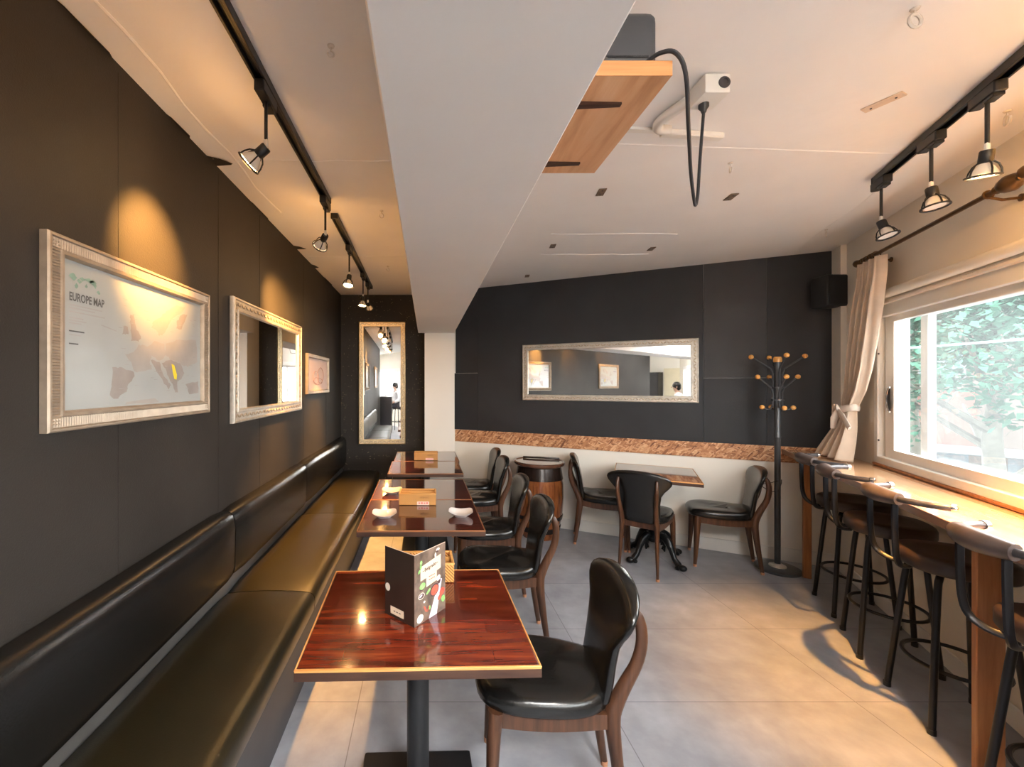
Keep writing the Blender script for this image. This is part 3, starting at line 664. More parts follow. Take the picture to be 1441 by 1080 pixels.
# ------------------------------------------------------------------ things on the tables
def make_basket(label, loc, rz, group):
    t = thing('cutlery_basket', label, 'basket', loc, rz, group)
    w, d, h, th = 0.232, 0.125, 0.068, 0.008
    b = B()
    b.box((0, -d/2+th/2, h/2+0.002), (w, th, h), bevel=0.002, seg=1); b.box((0, d/2-th/2, h/2+0.002), (w, th, h), bevel=0.002, seg=1)
    b.box((-w/2+th/2, 0, h/2+0.002), (th, d-2*th, h), bevel=0.002, seg=1); b.box((w/2-th/2, 0, h/2+0.002), (th, d-2*th, h), bevel=0.002, seg=1)
    b.box((0, 0, 0.006), (w-2*th, d-2*th, 0.008)); b.build('body', 'basket', t)
    b = B()
    for y in (-d/2+th/2, d/2-th/2): b.box((0, y, h+0.004), (w+0.004, th+0.003, 0.006), bevel=0.002, seg=1)
    for x in (-w/2+th/2, w/2-th/2): b.box((x, 0, h+0.004), (th+0.003, d, 0.006), bevel=0.002, seg=1)
    b.box((0.0, 0.008, h*0.5+0.01), (w-2*th, 0.005, h*0.8)); b.build('rim', 'basket_plain', t)
    b = B(); b.box((0.035, -d/2-0.0008, 0.014), (0.075, 0.0016, 0.022), mat='sticker')
    for k in range(4): b.box((0.012+k*0.016, -d/2-0.002, 0.016), (0.010, 0.001, 0.010 if k % 2 else 0.007), mat='sticker_ink')
    b.build('sticker', None, t, label='pale pink sticker')
    b = B()
    for k, x in enumerate((0.022, 0.036, 0.052, 0.066)):      # four small burnt marks in a row
        b.tube([(x+0.005*math.cos(q), -d/2-0.0008, 0.050+0.005*math.sin(q)) for q in [2*PI*j/8 for j in range(8 if k % 2 else 6)]], 0.0013, 5, closed=(k != 3), mat='basket_ink')
    b.build('burnt_mark', None, t)
    return t
BG = 'striped cutlery baskets on the tables'
bk = make_basket('striped wooden cutlery basket standing half hidden behind the menu', (-0.012, 1.655, 0.740), 0.03, BG)
dup(bk, (-0.055, 2.672, 0.740), -0.01, 'striped wooden cutlery basket between three white dishes', BG)
dup(bk, (-0.003, 4.195, 0.740), -0.02, 'striped wooden cutlery basket alone on the farthest table', BG)
def make_dish(label, loc, rz, group):
    o = []
    for k in range(32):
        a = 2*PI*k/32; ca, sa = math.cos(a), math.sin(a)
        o.append((math.copysign(abs(ca)**0.6, ca), math.copysign(abs(sa)**0.6, sa)))
    b = B(); rings = []
    for r, z in ((0.028, 0.0), (0.034, 0.002), (0.036, 0.006), (0.050, 0.012), (0.064, 0.020), (0.066, 0.0225), (0.063, 0.0225), (0.048, 0.0165), (0.032, 0.011), (0.006, 0.010)):
        rings.append([Vector((x*r*1.05, y*r*1.02, z+(0.012*(x*x*y*y)+0.006*x*x)*max(0, (r-0.036)/0.03)*(z > 0.011))) for x, y in o])
    b.loft(rings); d = b.build('side_dish', 'porcelain', None, angle=70)
    d.location = loc; d.rotation_euler = (0, 0, rz)
    return tag(d, label, 'dish', group)
DG = 'small white square dishes'
d0 = make_dish('small white dish at the left corner nearest to the camera, beside the bench', (-0.238, 2.385, 0.7402), 0.1, DG)
def dup1(o, loc, rz, label):
    c = o.copy(); COL.objects.link(c); c.location = loc; c.rotation_euler = (0, 0, rz); c['label'] = label
dup1(d0, (0.197, 2.405, 0.7402), -0.08, 'small white dish on the right side of its table, nearest to the chairs')
dup1(d0, (-0.236, 2.90, 0.7402), 0.05, 'small white dish partly hidden behind the left end of the middle basket')

# folded menu standing on the near table
mn = thing('menu_card', 'folded dark brown menu with food photos standing open on the near table', 'menu', (-0.0376, 1.304, 0.7402), 0.0)
HM = 0.223
def panel(dx, dy):
    L = math.hypot(dx, dy); a = math.atan2(dy, dx)
    return L, Matrix.Rotation(a, 4, 'Z')
Lr, mr = panel(0.101, 0.115); Ll, ml = panel(-0.0985, 0.084)
b = B(); b.box((Lr/2, 0, HM/2), (Lr, 0.0016, HM)); b.xf(mr); fp = b.build('front_cover', 'menu_front', mn, label='cover printed with vegetables and a beige name plate')
b = B(); b.box((Ll/2, 0, HM/2), (Ll, 0.0016, HM)); b.xf(ml); bp_ = b.build('back_cover', 'menu_back', mn, label='plain dark back cover')
b = B()
b.box((Lr/2, 0, HM+0.0006), (Lr, 0.0018, 0.0012)); b.xf(mr)
b2 = B(); b2.box((Ll/2, 0, HM+0.0006), (Ll, 0.0018, 0.0012)); b2.xf(ml); b2.build('card_edge', 'card_edge', mn)
b.build('card_edge', 'card_edge', mn)
# printed shapes: outward faces look towards the camera (-y side of each panel frame)
def flat_poly(b, pts, mat, lvl=0, flip=1):
    y = flip*(-0.0011-0.0002*lvl)
    b.add([(x, y, z) for x, z in pts], [tuple(range(len(pts)))], mat)
def ell(cx, cz, rx, rz, rot=0, n=18):
    return [(cx+rx*math.cos(t)*math.cos(rot)-rz*math.sin(t)*math.sin(rot), cz+rx*math.cos(t)*math.sin(rot)+rz*math.sin(t)*math.cos(rot)) for t in [2*PI*k/n for k in range(n)]]
b = B(); L, Hh = Lr, HM
fx_ = lambda u: u*L; fz_ = lambda v: v*Hh
flat_poly(b, [(fx_(0.18), fz_(0.80)), (fx_(0.84), fz_(0.86)), (fx_(0.84), fz_(0.655)), (fx_(0.70), fz_(0.64)), (fx_(0.70), fz_(0.50)), (fx_(0.36), fz_(0.475)), (fx_(0.36), fz_(0.61)), (fx_(0.18), fz_(0.60))], 'beige_label', 1)
flat_poly(b, [(fx_(0.44), fz_(0.0)), (fx_(0.70), fz_(0.0)), (fx_(0.88), fz_(0.48)), (fx_(0.80), fz_(0.50))], 'lilac_print', 0)
for (u, v, ru, rv, m_, l, ro) in ((0.20, 0.86, 0.035, 0.03, 'green_print', 1, 0), (0.19, 0.80, 0.03, 0.032, 'green_print', 1, 0.2), (0.14, 0.74, 0.045, 0.02, 'green_print', 2, 0.8),
    (0.24, 0.52, 0.09, 0.045, 'green_print', 2, 0.2), (0.22, 0.475, 0.07, 0.02, 'dark_print', 1, 0), (0.43, 0.40, 0.08, 0.02, 'green_print', 1, 0.6),
    (0.21, 0.385, 0.10, 0.045, 'cream_print', 0, 0), (0.21, 0.385, 0.085, 0.036, 'dark_print', 1, 0), (0.19, 0.39, 0.05, 0.018, 'lilac_print', 2, 0.3), (0.63, 0.37, 0.15, 0.085, 'dark_print', 1, 0.5), (0.63, 0.37, 0.12, 0.066, 'red_print', 2, 0.5),
    (0.88, 0.29, 0.09, 0.055, 'red_print', 2, 0.3), (0.80, 0.22, 0.07, 0.035, 'red_print', 1, 0.5), (0.92, 0.17, 0.06, 0.05, 'green_print', 1, 0), (0.33, 0.17, 0.022, 0.06, 'red_print', 1, 0.5), (0.42, 0.15, 0.02, 0.045, 'red_print', 2, -0.4), (0.47, 0.155, 0.03, 0.03, 'green_print', 1, 0),
    (0.17, 0.075, 0.10, 0.058, 'cream_print', 1, 0.2), (0.74, 0.945, 0.06, 0.022, 'cream_print', 1, 0.1), (0.72, 0.92, 0.045, 0.014, 'dark_print', 2, 0), (0.66, 0.875, 0.028, 0.04, 'cream_print', 1, 0), (0.76, 0.52, 0.07, 0.04, 'cream_print', 2, 0.5), (0.78, 0.47, 0.05, 0.045, 'dark_print', 1, 0), (0.30, 0.28, 0.03, 0.016, 'cream_print', 1, 0.2)):
    flat_poly(b, [(x, z) for x, z in ell(fx_(u), fz_(v), ru*L, rv*Hh, ro)], m_, l)
wtxt = text_mesh(b, '~Belgrado~', 0.0165, Matrix.Translation((fx_(0.245), -0.0016, fz_(0.705))) @ Matrix.Rotation(0.10, 4, 'Y').inverted() @ UPRIGHT, 'dark_print', 0, 0.98)
for i_, z_ in enumerate((0.60, 0.555)): 
    for j in range(3): flat_poly(b, [(fx_(0.44+0.07*j), fz_(z_)), (fx_(0.44+0.07*j+0.055), fz_(z_+0.003)), (fx_(0.44+0.07*j+0.055), fz_(z_+0.016)), (fx_(0.44+0.07*j), fz_(z_+0.013))], 'sticker_ink', 2)
b.xf(mr); b.build('cover_print', None, fp)
b = B()      # left panel runs away to the left: its outward side is +y in its own frame
flat_poly(b, ell(Ll*0.90, HM*0.41, 0.011, 0.013), 'cream_print', 0, -1)
flat_poly(b, [(Ll*0.34, HM*0.045), (Ll*0.80, HM*0.045), (Ll*0.80, HM*0.155), (Ll*0.34, HM*0.155)], 'beige_label', 0, -1)
for j in range(3): flat_poly(b, [(Ll*(0.45+0.09*j), HM*0.09), (Ll*(0.51+0.09*j), HM*0.09), (Ll*(0.51+0.09*j), HM*0.105), (Ll*(0.45+0.09*j), HM*0.105)], 'dark_print', 1, -1)
b.xf(ml); b.build('cover_print', None, bp_)

# ------------------------------------------------------------------ barrel
br_ = thing('wooden_barrel', 'brown wooden barrel with dark hoops standing by the white back wall', 'barrel', (1.115, 4.15, 0))
prof = [(0, 0.0), (0.165, 0.0), (0.18, 0.03), (0.195, 0.10), (0.222, 0.25), (0.232, 0.40), (0.228, 0.52), (0.212, 0.62), (0.205, 0.67), (0.20, 0.70), (0, 0.70)]
b = B(); rings = []
for r, z in prof:
    rings.append([Vector((r*(1+0.004*(k % 4 == 0))*math.cos(2*PI*k/64), r*(1-0.008*(k % 4 == 0))*math.sin(2*PI*k/64), z)) for k in range(64)])
b.loft(rings); b.build('staves', 'barrel_wood', br_)
for z0, z1, r0, r1 in ((0.655, 0.69, 0.211, 0.205), (0.575, 0.655, 0.2245, 0.211), (0.07, 0.12, 0.193, 0.204), (0.19, 0.225, 0.217, 0.223)):
    b = B(); b.lathe([(r0-0.006, z0), (r0+0.003, z0), (r1+0.003, z1), (r1-0.006, z1)], 48); b.build('hoop', 'barrel_dark', br_)
b = B(); b.lathe([(0, 0.69), (0.205, 0.69), (0.238, 0.705), (0.246, 0.72), (0.244, 0.735), (0.232, 0.738), (0.222, 0.730), (0, 0.729)], 48); b.build('lid', 'barrel_top', br_)
b = B(); b.box((0.055, 0.13, 0.742), (0.36, 0.022, 0.018), rot=Matrix.Rotation(-0.30, 4, 'Z'), bevel=0.006); b.build('lid_bar', 'barrel_dark', br_)

# ------------------------------------------------------------------ coat rack
pr = W(0.442, 0.242)
cr = thing('coat_rack', 'tall dark grey coat rack with orange ball hooks', 'coat rack', (pr.x, pr.y, 0), ANG)
b = B(); b.lathe([(0, 0.0), (0.148, 0.0), (0.152, 0.008), (0.150, 0.02), (0.135, 0.026), (0.05, 0.028), (0, 0.028)], 40); b.build('base', 'rack_metal', cr)
b = B(); b.lathe([(0, 0.026), (0.058, 0.028), (0.056, 0.036), (0.032, 0.042), (0.028, 0.05), (0, 0.05)], 28); b.build('base_collar', 'silver_gilt', cr, label='pale metal collar')
b = B(); b.lathe([(0, 0.04), (0.0205, 0.04), (0.0205, 1.06), (0.023, 1.065), (0.023, 1.075), (0.0205, 1.08), (0.0205, 1.675), (0, 1.675)], 24); b.build('pole', 'rack_metal', cr)
b = B(); b.lathe([(0, 1.672), (0.026, 1.672), (0.028, 1.68), (0.028, 1.705), (0.022, 1.715), (0, 1.715)], 20); b.build('top_cap', 'knob', cr, label='orange wooden cap')
def hook(pts, ball, r=0.006):
    b = B(); b.tube(pts, r, 8); hk = b.build('hook', 'rack_metal', cr)
    b = B(); b.sphere(ball, 0.0185, 14); b.build('knob', 'knob', hk)
for k in range(4):
    for (a0, rise, reach, zb) in ((0.07, 0.098, 0.175, 1.62), (0.16, 0.088, 0.135, 1.466), (0.16, 0.0, 0.105, 1.335)):
        a = a0+k*PI/2; ca, sa = math.cos(a), math.sin(a)
        if zb < 1.4: pts = [(0.03*ca, 0.03*sa, 1.40), (0.033*ca, 0.033*sa, 1.325), (0.048*ca, 0.048*sa, 1.295), (0.075*ca, 0.075*sa, 1.29), (reach*ca, reach*sa, 1.307)]
        else: pts = [(0.031*ca, 0.031*sa, zb-0.16), (0.032*ca, 0.032*sa, zb-0.04), (0.045*ca, 0.045*sa, zb), (reach*ca, reach*sa, zb+rise)]
        hook(pts, pts[-1])
for z in (1.36, 1.46):
    b = B(); b.lathe([(0.024, z), (0.042, z), (0.042, z+0.012), (0.024, z+0.012)], 20); b.build('ring', 'rack_metal', cr)
b = B(); b.tube([(0.0, -0.026, 0.72), (-0.07, -0.055, 0.70), (-0.13, -0.06, 0.685), (-0.10, -0.03, 0.66), (-0.05, -0.03, 0.625), (0.0, -0.028, 0.64), (0.025, 0, 0.70), (0.028, 0.01, 0.725)], 0.003, 6); b.build('loose_wire', 'cable', cr)

# ------------------------------------------------------------------ mirrors and pictures
def frame_bm(w, h, prof, mat):
    b = B(); rings = []
    for t, d in prof:
        x, z = w/2-t, h/2-t
        rings.append([Vector((-x, -d, -z)), Vector((x, -d, -z)), Vector((x, -d, z)), Vector((-x, -d, z))])
    b.loft(rings, caps=False, mat=mat); return b
def carve(b, w, h, t0, t1, depth, pitch, style, mat):
    tc = (t0+t1)/2; hw = (t1-t0)/2
    for side in range(4):
        L = (w if side % 2 == 0 else h)-2*t0-0.01
        n = max(3, int(L/pitch))
        for k in range(n):
            p = -L/2+(k+0.5)*L/n
            if side == 0: c = (p, -h/2+tc)
            elif side == 1: c = (w/2-tc, p)
            elif side == 2: c = (p, h/2-tc)
            else: c = (-w/2+tc, p)
            along = Vector((1, 0)) if side % 2 == 0 else Vector((0, 1))
            acr = Vector((0, 1)) if side % 2 == 0 else Vector((1, 0))
            if style == 'rib':
                hl = L/n*0.30; e = []
                for a_, c_, d in ((-hl, -hw, 0), (hl, -hw, 0), (hl, hw, 0), (-hl, hw, 0), (0, -hw*0.9, 0.0035), (0, hw*0.9, 0.0035)):
                    v = along*a_+acr*c_; e.append((c[0]+v.x, -depth-d, c[1]+v.y))
                b.add(e, [(0, 1, 4), (2, 3, 5), (0, 4, 5, 3), (1, 2, 5, 4)], mat)
            else:
                ro = 0.7 if k % 2 == 0 else -0.7
                al = along*math.cos(ro)+acr*math.sin(ro); ac = Vector((-al.y, al.x)); hl = L/n*0.62; e = []
                for j in range(8):
                    t = 2*PI*j/8; v = al*(hl*math.cos(t))+ac*(hw*0.42*math.sin(t)); e.append((c[0]+v.x, -depth, c[1]+v.y))
                for j in range(8):
                    t = 2*PI*j/8; v = al*(hl*0.55*math.cos(t))+ac*(hw*0.22*math.sin(t)); e.append((c[0]+v.x, -depth-0.005, c[1]+v.y))
                b.add(e, [(j, (j+1) % 8, 8+(j+1) % 8, 8+j) for j in range(8)]+[tuple(range(8, 16))], mat)
def make_mirror(label, loc, rz, w, h, fw, mat, cmat, cat='mirror', pitch=0.026):
    t = thing('framed_mirror', label, cat, loc, rz)
    pr_ = [(0, 0.001), (0.0, 0.020), (0.004, 0.026), (fw*0.16, 0.028), (fw*0.22, 0.022), (fw*0.72, 0.018), (fw*0.78, 0.023), (fw*0.92, 0.022), (fw, 0.012), (fw, 0.004)]
    frame_bm(w, h, pr_, mat).build('frame', None, t)
    b = B(); carve(b, w, h, fw*0.24, fw*0.72, 0.0195, pitch, 'leaf', cmat); b.build('carving', None, t)
    b = B(); b.box((0, -0.006, 0), (w-fw*1.9, 0.006, h-fw*1.9)); b.build('mirror_glass', 'mirror', t)
    return t
pm = W(1.751, 0.010)
make_mirror('wide horizontal mirror in a silver carved frame on the charcoal back wall', (pm.x, pm.y, 1.6175), ANG, 1.60, 0.592, 0.062, 'silver_gilt', 'carving')
make_mirror('tall narrow mirror in a gold carved frame at the far end of the bench', (-0.535, YB-0.012, 1.507), -math.radians(1.5)*-1, 0.570, 1.488, 0.062, 'gold', 'carving')
make_mirror('silver framed mirror on the left wall between the map and the small picture', (XL+0.003, 2.808, 1.625), R90, 1.20, 0.675, 0.075, 'silver_gilt', 'carving')

# framed map of Europe
mp_ = thing('framed_map', 'large framed map of Europe in a ribbed champagne frame on the left wall', 'picture', (XL+0.001, 1.545, 1.640), R90)
mw, mh, mf = 0.842, 0.550, 0.058
frame_bm(mw, mh, [(0, 0.001), (0, 0.022), (0.004, 0.027), (0.010, 0.027), (0.012, 0.021), (0.042, 0.021), (0.044, 0.026), (0.052, 0.025), (mf, 0.012), (mf, 0.004)], 'champagne').build('frame', None, mp_)
b = B(); carve(b, mw, mh, 0.013, 0.041, 0.0212, 0.0085, 'rib', 'champagne'); b.build('ribbing', None, mp_)
b = B(); b.box((0, -0.006, 0), (mw-2*mf+0.004, 0.006, mh-2*mf+0.004)); b.build('map_sheet', 'paper', mp_)
pw, ph = mw-2*mf, mh-2*mf
def mpt(a, c): return ((a-0.5)*pw, (c-0.5)*ph)
b = B()
def land(pts, mat, lvl=0):
    b.add([(*(lambda q: (q[0], -0.0094-0.0003*lvl, q[1]))(mpt(a, c)),) for a, c in pts], [tuple(range(len(pts)))], mat)
def jag(pts, amp=0.006, n=4, seed=1):
    rd = random.Random(seed); o = []
    for i in range(len(pts)):
        (x0, y0), (x1, y1) = pts[i], pts[(i+1) % len(pts)]
        for k in range(n):
            t = k/n; o.append((x0+(x1-x0)*t+(rd.uniform(-amp, amp) if k else 0), y0+(y1-y0)*t+(rd.uniform(-amp, amp)*1.4 if k else 0)))
    return o
land(jag([(0.265, 0.30), (0.31, 0.305), (0.40, 0.275), (0.41, 0.235), (0.365, 0.17), (0.355, 0.11), (0.305, 0.07), (0.275, 0.06), (0.25, 0.09), (0.26, 0.17)], seed=3), 'land')                      # Iberia
land(jag([(0.345, 0.41), (0.40, 0.43), (0.44, 0.50), (0.50, 0.49), (0.535, 0.42), (0.52, 0.36), (0.54, 0.30), (0.47, 0.28), (0.41, 0.275), (0.39, 0.34)], seed=4), 'land2')                  # France
land(jag([(0.385, 0.52), (0.44, 0.52), (0.455, 0.57), (0.42, 0.64), (0.40, 0.74), (0.375, 0.71), (0.385, 0.62)], seed=5), 'land')                                                        # Britain
land(jag([(0.325, 0.56), (0.37, 0.57), (0.365, 0.63), (0.335, 0.63)], seed=6), 'land')
land(jag([(0.50, 0.49), (0.56, 0.55), (0.64, 0.54), (0.655, 0.44), (0.60, 0.38), (0.535, 0.42)], seed=7), 'land2')
land(jag([(0.53, 0.38), (0.60, 0.37), (0.615, 0.30), (0.66, 0.22), (0.70, 0.16), (0.68, 0.12), (0.63, 0.20), (0.575, 0.28)], seed=8), 'land')                                            # Italy
land(jag([(0.62, 0.36), (0.70, 0.40), (0.79, 0.37), (0.83, 0.28), (0.80, 0.22), (0.76, 0.20), (0.765, 0.10), (0.74, 0.09), (0.71, 0.18), (0.66, 0.29)], seed=9), 'land')                 # Balkans
land(jag([(0.65, 0.54), (0.78, 0.60), (0.95, 0.62), (0.97, 0.40), (0.86, 0.34), (0.79, 0.37), (0.70, 0.40), (0.655, 0.44)], seed=10), 'land2')
land(jag([(0.535, 0.66), (0.575, 0.645), (0.60, 0.60), (0.64, 0.63), (0.68, 0.72), (0.73, 0.80), (0.80, 0.86), (0.84, 0.93), (0.75, 0.92), (0.66, 0.84), (0.60, 0.76), (0.55, 0.72)], seed=11), 'land2')   # Scandinavia
land(jag([(0.75, 0.70), (0.80, 0.70), (0.86, 0.86), (0.80, 0.84), (0.76, 0.78)], seed=12), 'land')
land(jag([(0.84, 0.17), (0.98, 0.20), (0.98, 0.08), (0.88, 0.07)], seed=13), 'land')
land(jag([(0.36, 0.03), (0.56, 0.05), (0.60, 0.012), (0.34, 0.012)], seed=14, amp=0.002), 'land2')
land([(0.705, 0.36), (0.73, 0.35), (0.755, 0.26), (0.752, 0.215), (0.73, 0.22), (0.715, 0.29)], 'map_yellow', 1)
for (ax, az, rw, rh) in ((0.055, 0.895, 0.020, 0.026), (0.085, 0.875, 0.012, 0.016), (0.135, 0.90, 0.030, 0.018), (0.10, 0.895, 0.016, 0.016), (0.165, 0.875, 0.010, 0.02), (0.155, 0.895, 0.02, 0.02), (0.185, 0.835, 0.012, 0.014), (0.07, 0.84, 0.010, 0.020), (0.12, 0.855, 0.008, 0.018)):
    land(jag([(ax-rw, az), (ax, az+rh), (ax+rw, az), (ax+0.2*rw, az-rh)], 0.003, 3, int(ax*1000)), 'map_green', 1)
x0, z0 = mpt(0.035, 0.735)
text_mesh(b, 'EUROPE MAP', 0.034, Matrix.Translation((x0, -0.0100, z0)) @ UPRIGHT, 'ink', 0, 0.66)
for i in range(9):
    az = (0.70, 0.68, 0.655, 0.615, 0.597, 0.579, 0.525, 0.500, 0.44)[i]; al = (0.17, 0.13, 0.185, 0.07, 0.085, 0.06, 0.075, 0.06, 0.045)[i]
    land([(0.035, az), (0.035+al, az), (0.035+al, az+0.009), (0.035, az+0.009)], 'ink_grey' if i not in (6, 8) else 'ink', 1)
rd = random.Random(5)
for i in range(46):
    a, c = rd.uniform(0.3, 0.93), rd.uniform(0.1, 0.85); land([(a, c), (a+rd.uniform(0.012, 0.035), c), (a+0.03, c+0.005), (a, c+0.005)], 'ink_grey', 2)
land([(0.20, 0.60), (0.29, 0.575), (0.29, 0.583), (0.20, 0.608)], 'ink_grey', 1)
b.build('map_print', None, mp_)

# small pink picture
sp_ = thing('small_framed_picture', 'small pink picture in a thin pale frame at the far end of the left wall', 'picture', (XL+0.001, 3.985, 1.585), R90)
frame_bm(0.78, 0.355, [(0, 0.001), (0, 0.024), (0.005, 0.028), (0.028, 0.027), (0.034, 0.014), (0.034, 0.004)], 'champagne').build('frame', None, sp_)
b = B(); b.box((0, -0.006, 0), (0.716, 0.006, 0.291)); b.build('picture_sheet', 'pink_paper', sp_)
b = B(); rd = random.Random(8)
for (cx_, cz_, rx, rz_) in ((-0.08, -0.03, 0.10, 0.055), (0.09, -0.01, 0.11, 0.075), (0.0, -0.06, 0.16, 0.03)):
    b.tube([(cx_+rx*math.cos(t)+rd.uniform(-0.006, 0.006), -0.010, cz_+rz_*math.sin(t)+rd.uniform(-0.006, 0.006)) for t in [2*PI*k/20 for k in range(20)]], 0.004, 5, closed=True, mat='pink_ink')
b.build('picture_print', None, sp_)
# a second framed map further along the same wall, behind the viewer
m2 = thing('framed_map', 'large framed pale map further back on the left wall, seen in the wide mirror', 'picture', (XL+0.001, -1.05, 1.66), R90)
for ch in list(mp_.children):
    c = ch.copy(); COL.objects.link(c); c.parent = m2

# ------------------------------------------------------------------ speakers, shelf and wiring
spk = thing('wall_speaker', 'small black loudspeaker at the top right corner of the charcoal wall', 'speaker', tuple(W(0.095, 0.14, 2.225)), ANG+0.45)
b = B(); b.box((0, 0, 0), (0.165, 0.15, 0.245), bevel=0.014, seg=3); b.build('cabinet', 'speaker', spk)
b = B(); b.box((0, -0.078, 0), (0.145, 0.008, 0.225), bevel=0.003, seg=1); b.build('grille', 'grille', spk)
b = B(); b.box((0.03, 0.075, 0.06), (0.04, 0.11, 0.05), bevel=0.004, seg=1); b.tube([(0.05, 0.03, 0.11), (0.055, 0.03, 0.145), (0.03, 0.05, 0.15), (0.02, 0.09, 0.14), (0.03, 0.11, 0.10)], 0.004, 6); b.build('bracket', 'speaker', spk)

BXR = 0.317                                    # right face of the beam
sh = thing('wooden_shelf', 'orange pine shelf board fixed to the right side of the ceiling beam', 'shelf', (BXR, 1.25, 2.245))
b = B(); b.box((0.14, 0, 0.018), (0.276, 0.47, 0.036), bevel=0.001, seg=1, mat='pine'); b.box((0.14, -0.2355, 0.018), (0.276, 0.002, 0.036), mat='pine_end'); b.build('board', None, sh)
for y in (-0.135, 0.165):
    b = B(); b.add([(0.001, y-0.012, 0), (0.20, y-0.006, 0), (0.20, y+0.006, 0), (0.001, y+0.012, 0), (0.001, y-0.012, -0.012), (0.20, y-0.006, -0.006), (0.20, y+0.006, -0.006), (0.001, y+0.012, -0.012)],
                    [(0, 1, 2, 3), (4, 5, 6, 7), (0, 1, 5, 4), (1, 2, 6, 5), (2, 3, 7, 6), (3, 0, 4, 7)]); b.build('shelf_bracket', 'table_edge', sh)
dv = thing('small_speaker', 'dark grey speaker box standing on the pine shelf beside the beam', 'speaker', (BXR+0.135, 1.12, 2.2815))
b = B(); b.box((0, 0, 0.0735), (0.25, 0.165, 0.147), bevel=0.030, seg=4); b.build('cabinet', 'device', dv)
b = B(); b.box((0.0, -0.080, 0.028), (0.20, 0.008, 0.010), bevel=0.003, seg=1); b.build('seam_strip', 'grille', dv)
b = B(); b.box((-0.035, -0.082, 0.013), (0.06, 0.014, 0.022), bevel=0.004, seg=2); b.build('foot', 'device', dv)
ol = thing('ceiling_outlet', 'ivory double socket box on the white ceiling with a plug in it', 'outlet', (1.01, 1.50, HC), 0.0)
b = B(); b.box((0.0, 0, -0.037), (0.088, 0.095, 0.068), bevel=0.006, seg=2); b.build('box', 'outlet', ol)
b = B(); b.lathe([(0, 0), (0.020, 0), (0.020, 0.003), (0.013, 0.003), (0.013, 0.001), (0, 0.001)], 20, (0.022, -0.0476, -0.036), axis=(0, -1, 0)); b.build('socket', 'grey_metal', ol)
b = B(); b.lathe([(0, 0), (0.017, 0), (0.017, 0.012), (0.010, 0.022), (0.008, 0.03), (0, 0.03)], 16, (-0.008, 0.015, -0.070), axis=(0, 0, -1)); b.build('plug', 'cable', ol)
b = B(); pts = [(0.545, 1.045, 2.298), (0.565, 1.015, 2.30), (0.592, 0.995, 2.285), (0.625, 1.01, 2.245), (0.70, 1.12, 2.19), (0.82, 1.30, 2.155), (0.905, 1.42, 2.135), (0.955, 1.49, 2.135), (0.963, 1.495, 2.145), (0.972, 1.50, 2.19), (0.985, 1.51, 2.30), (0.997, 1.515, 2.42), (1.002, 1.515, 2.484)]
b.tube(smooth_path(pts), 0.0052, 8); tag(b.build('power_cable', 'cable'), 'black power cable looping from the shelf speaker up to the ceiling socket', 'cable')
b = B()
b.tube(smooth_path([(0.985, 1.55, HC-0.024), (0.955, 1.64, HC-0.022), (0.945, 1.70, HC-0.02), (0.97, 1.75, HC-0.016), (1.02, 1.765, HC-0.012)]), 0.020, 10)
b.box((1.14, 1.80, HC-0.012), (0.28, 0.035, 0.024), rot=Matrix.Rotation(0.11, 4, 'Z'), bevel=0.004, seg=1)
b.box((0.74, 1.765, HC-0.006), (0.50, 0.03, 0.012), rot=Matrix.Rotation(0.06, 4, 'Z'), bevel=0.003, seg=1)
tag(b.build('cable_conduit', 'outlet'), 'ivory cable trunking bent across the white ceiling from the socket box', 'conduit')

def plate(x, y, w, d, rz, mat, label, group):
    b = B(); b.box((0, 0, -0.003), (w, d, 0.006), bevel=0.0015, seg=1, mat=mat)
    for dx in (-0.3, 0.3): b.lathe([(0, 0), (0.004, 0), (0.003, 0.003), (0, 0.003)], 8, (dx*w, 0, -0.006), mat='grey_metal', axis=(0, 0, -1))
    o = b.build('ceiling_plate', None); o.location = (x, y, HC); o.rotation_euler = (0, 0, rz)
    tag(o, label, 'plate', group)
PG = 'metal plates left on the ceiling'
plate(0.984, 2.36, 0.085, 0.042, 1.42, 'rust_plate', 'small tarnished metal plate on the ceiling just beyond the pine shelf', PG)
plate(1.758, 2.42, 0.085, 0.042, 1.42, 'rust_plate', 'small tarnished metal plate on the ceiling right of the hanging cable', PG)
plate(0.99, 3.285, 0.085, 0.042, 1.42, 'rust_plate', 'small tarnished metal plate on the ceiling closest to the beam, above the wide mirror', PG)
plate(1.80, 3.354, 0.085, 0.042, 1.42, 'rust_plate', 'small tarnished metal plate on the ceiling above the right half of the wide mirror', PG)
plate(1.01, 4.20, 0.085, 0.042, 1.42, 'rust_plate', 'small tarnished metal plate on the ceiling at the top edge of the charcoal wall', PG)
plate(1.749, 1.605, 0.115, 0.042, 2.0, 'tan_plate', 'long tan plate on the ceiling left of the right lamp track', PG)
def eye_hook(x, y, r, label, kind='hook'):
    b = B(); b.lathe([(0, 0), (0.012, 0), (0.010, 0.004), (0.0025, 0.006), (0.0025, 0.018), (0, 0.018)], 10, (0, 0, 0), axis=(0, 0, -1))
    a = random.uniform(0, 1.2)
    b.tube([(r*math.sin(t)*math.cos(a), r*math.sin(t)*math.sin(a), -0.016-r+r*math.cos(t)) for t in [2*PI*k/14 for k in range(14 if kind == 'ring' else 12)]], 0.003 if r < 0.017 else 0.0045, 6, closed=(kind == 'ring'))
    o = b.build('ceiling_hook', 'hook'); o.location = (x, y, HC); tag(o, label, 'hook', 'wire hooks in the ceiling')
eye_hook(1.407, 1.207, 0.019, 'metal eye ring in the ceiling at the top edge of the photo', 'ring')
eye_hook(1.78, 4.25, 0.020, 'small hook hanging in front of the top of the charcoal wall')
eye_hook(2.80, 2.936, 0.018, 'small hook in the ceiling above the coat rack')
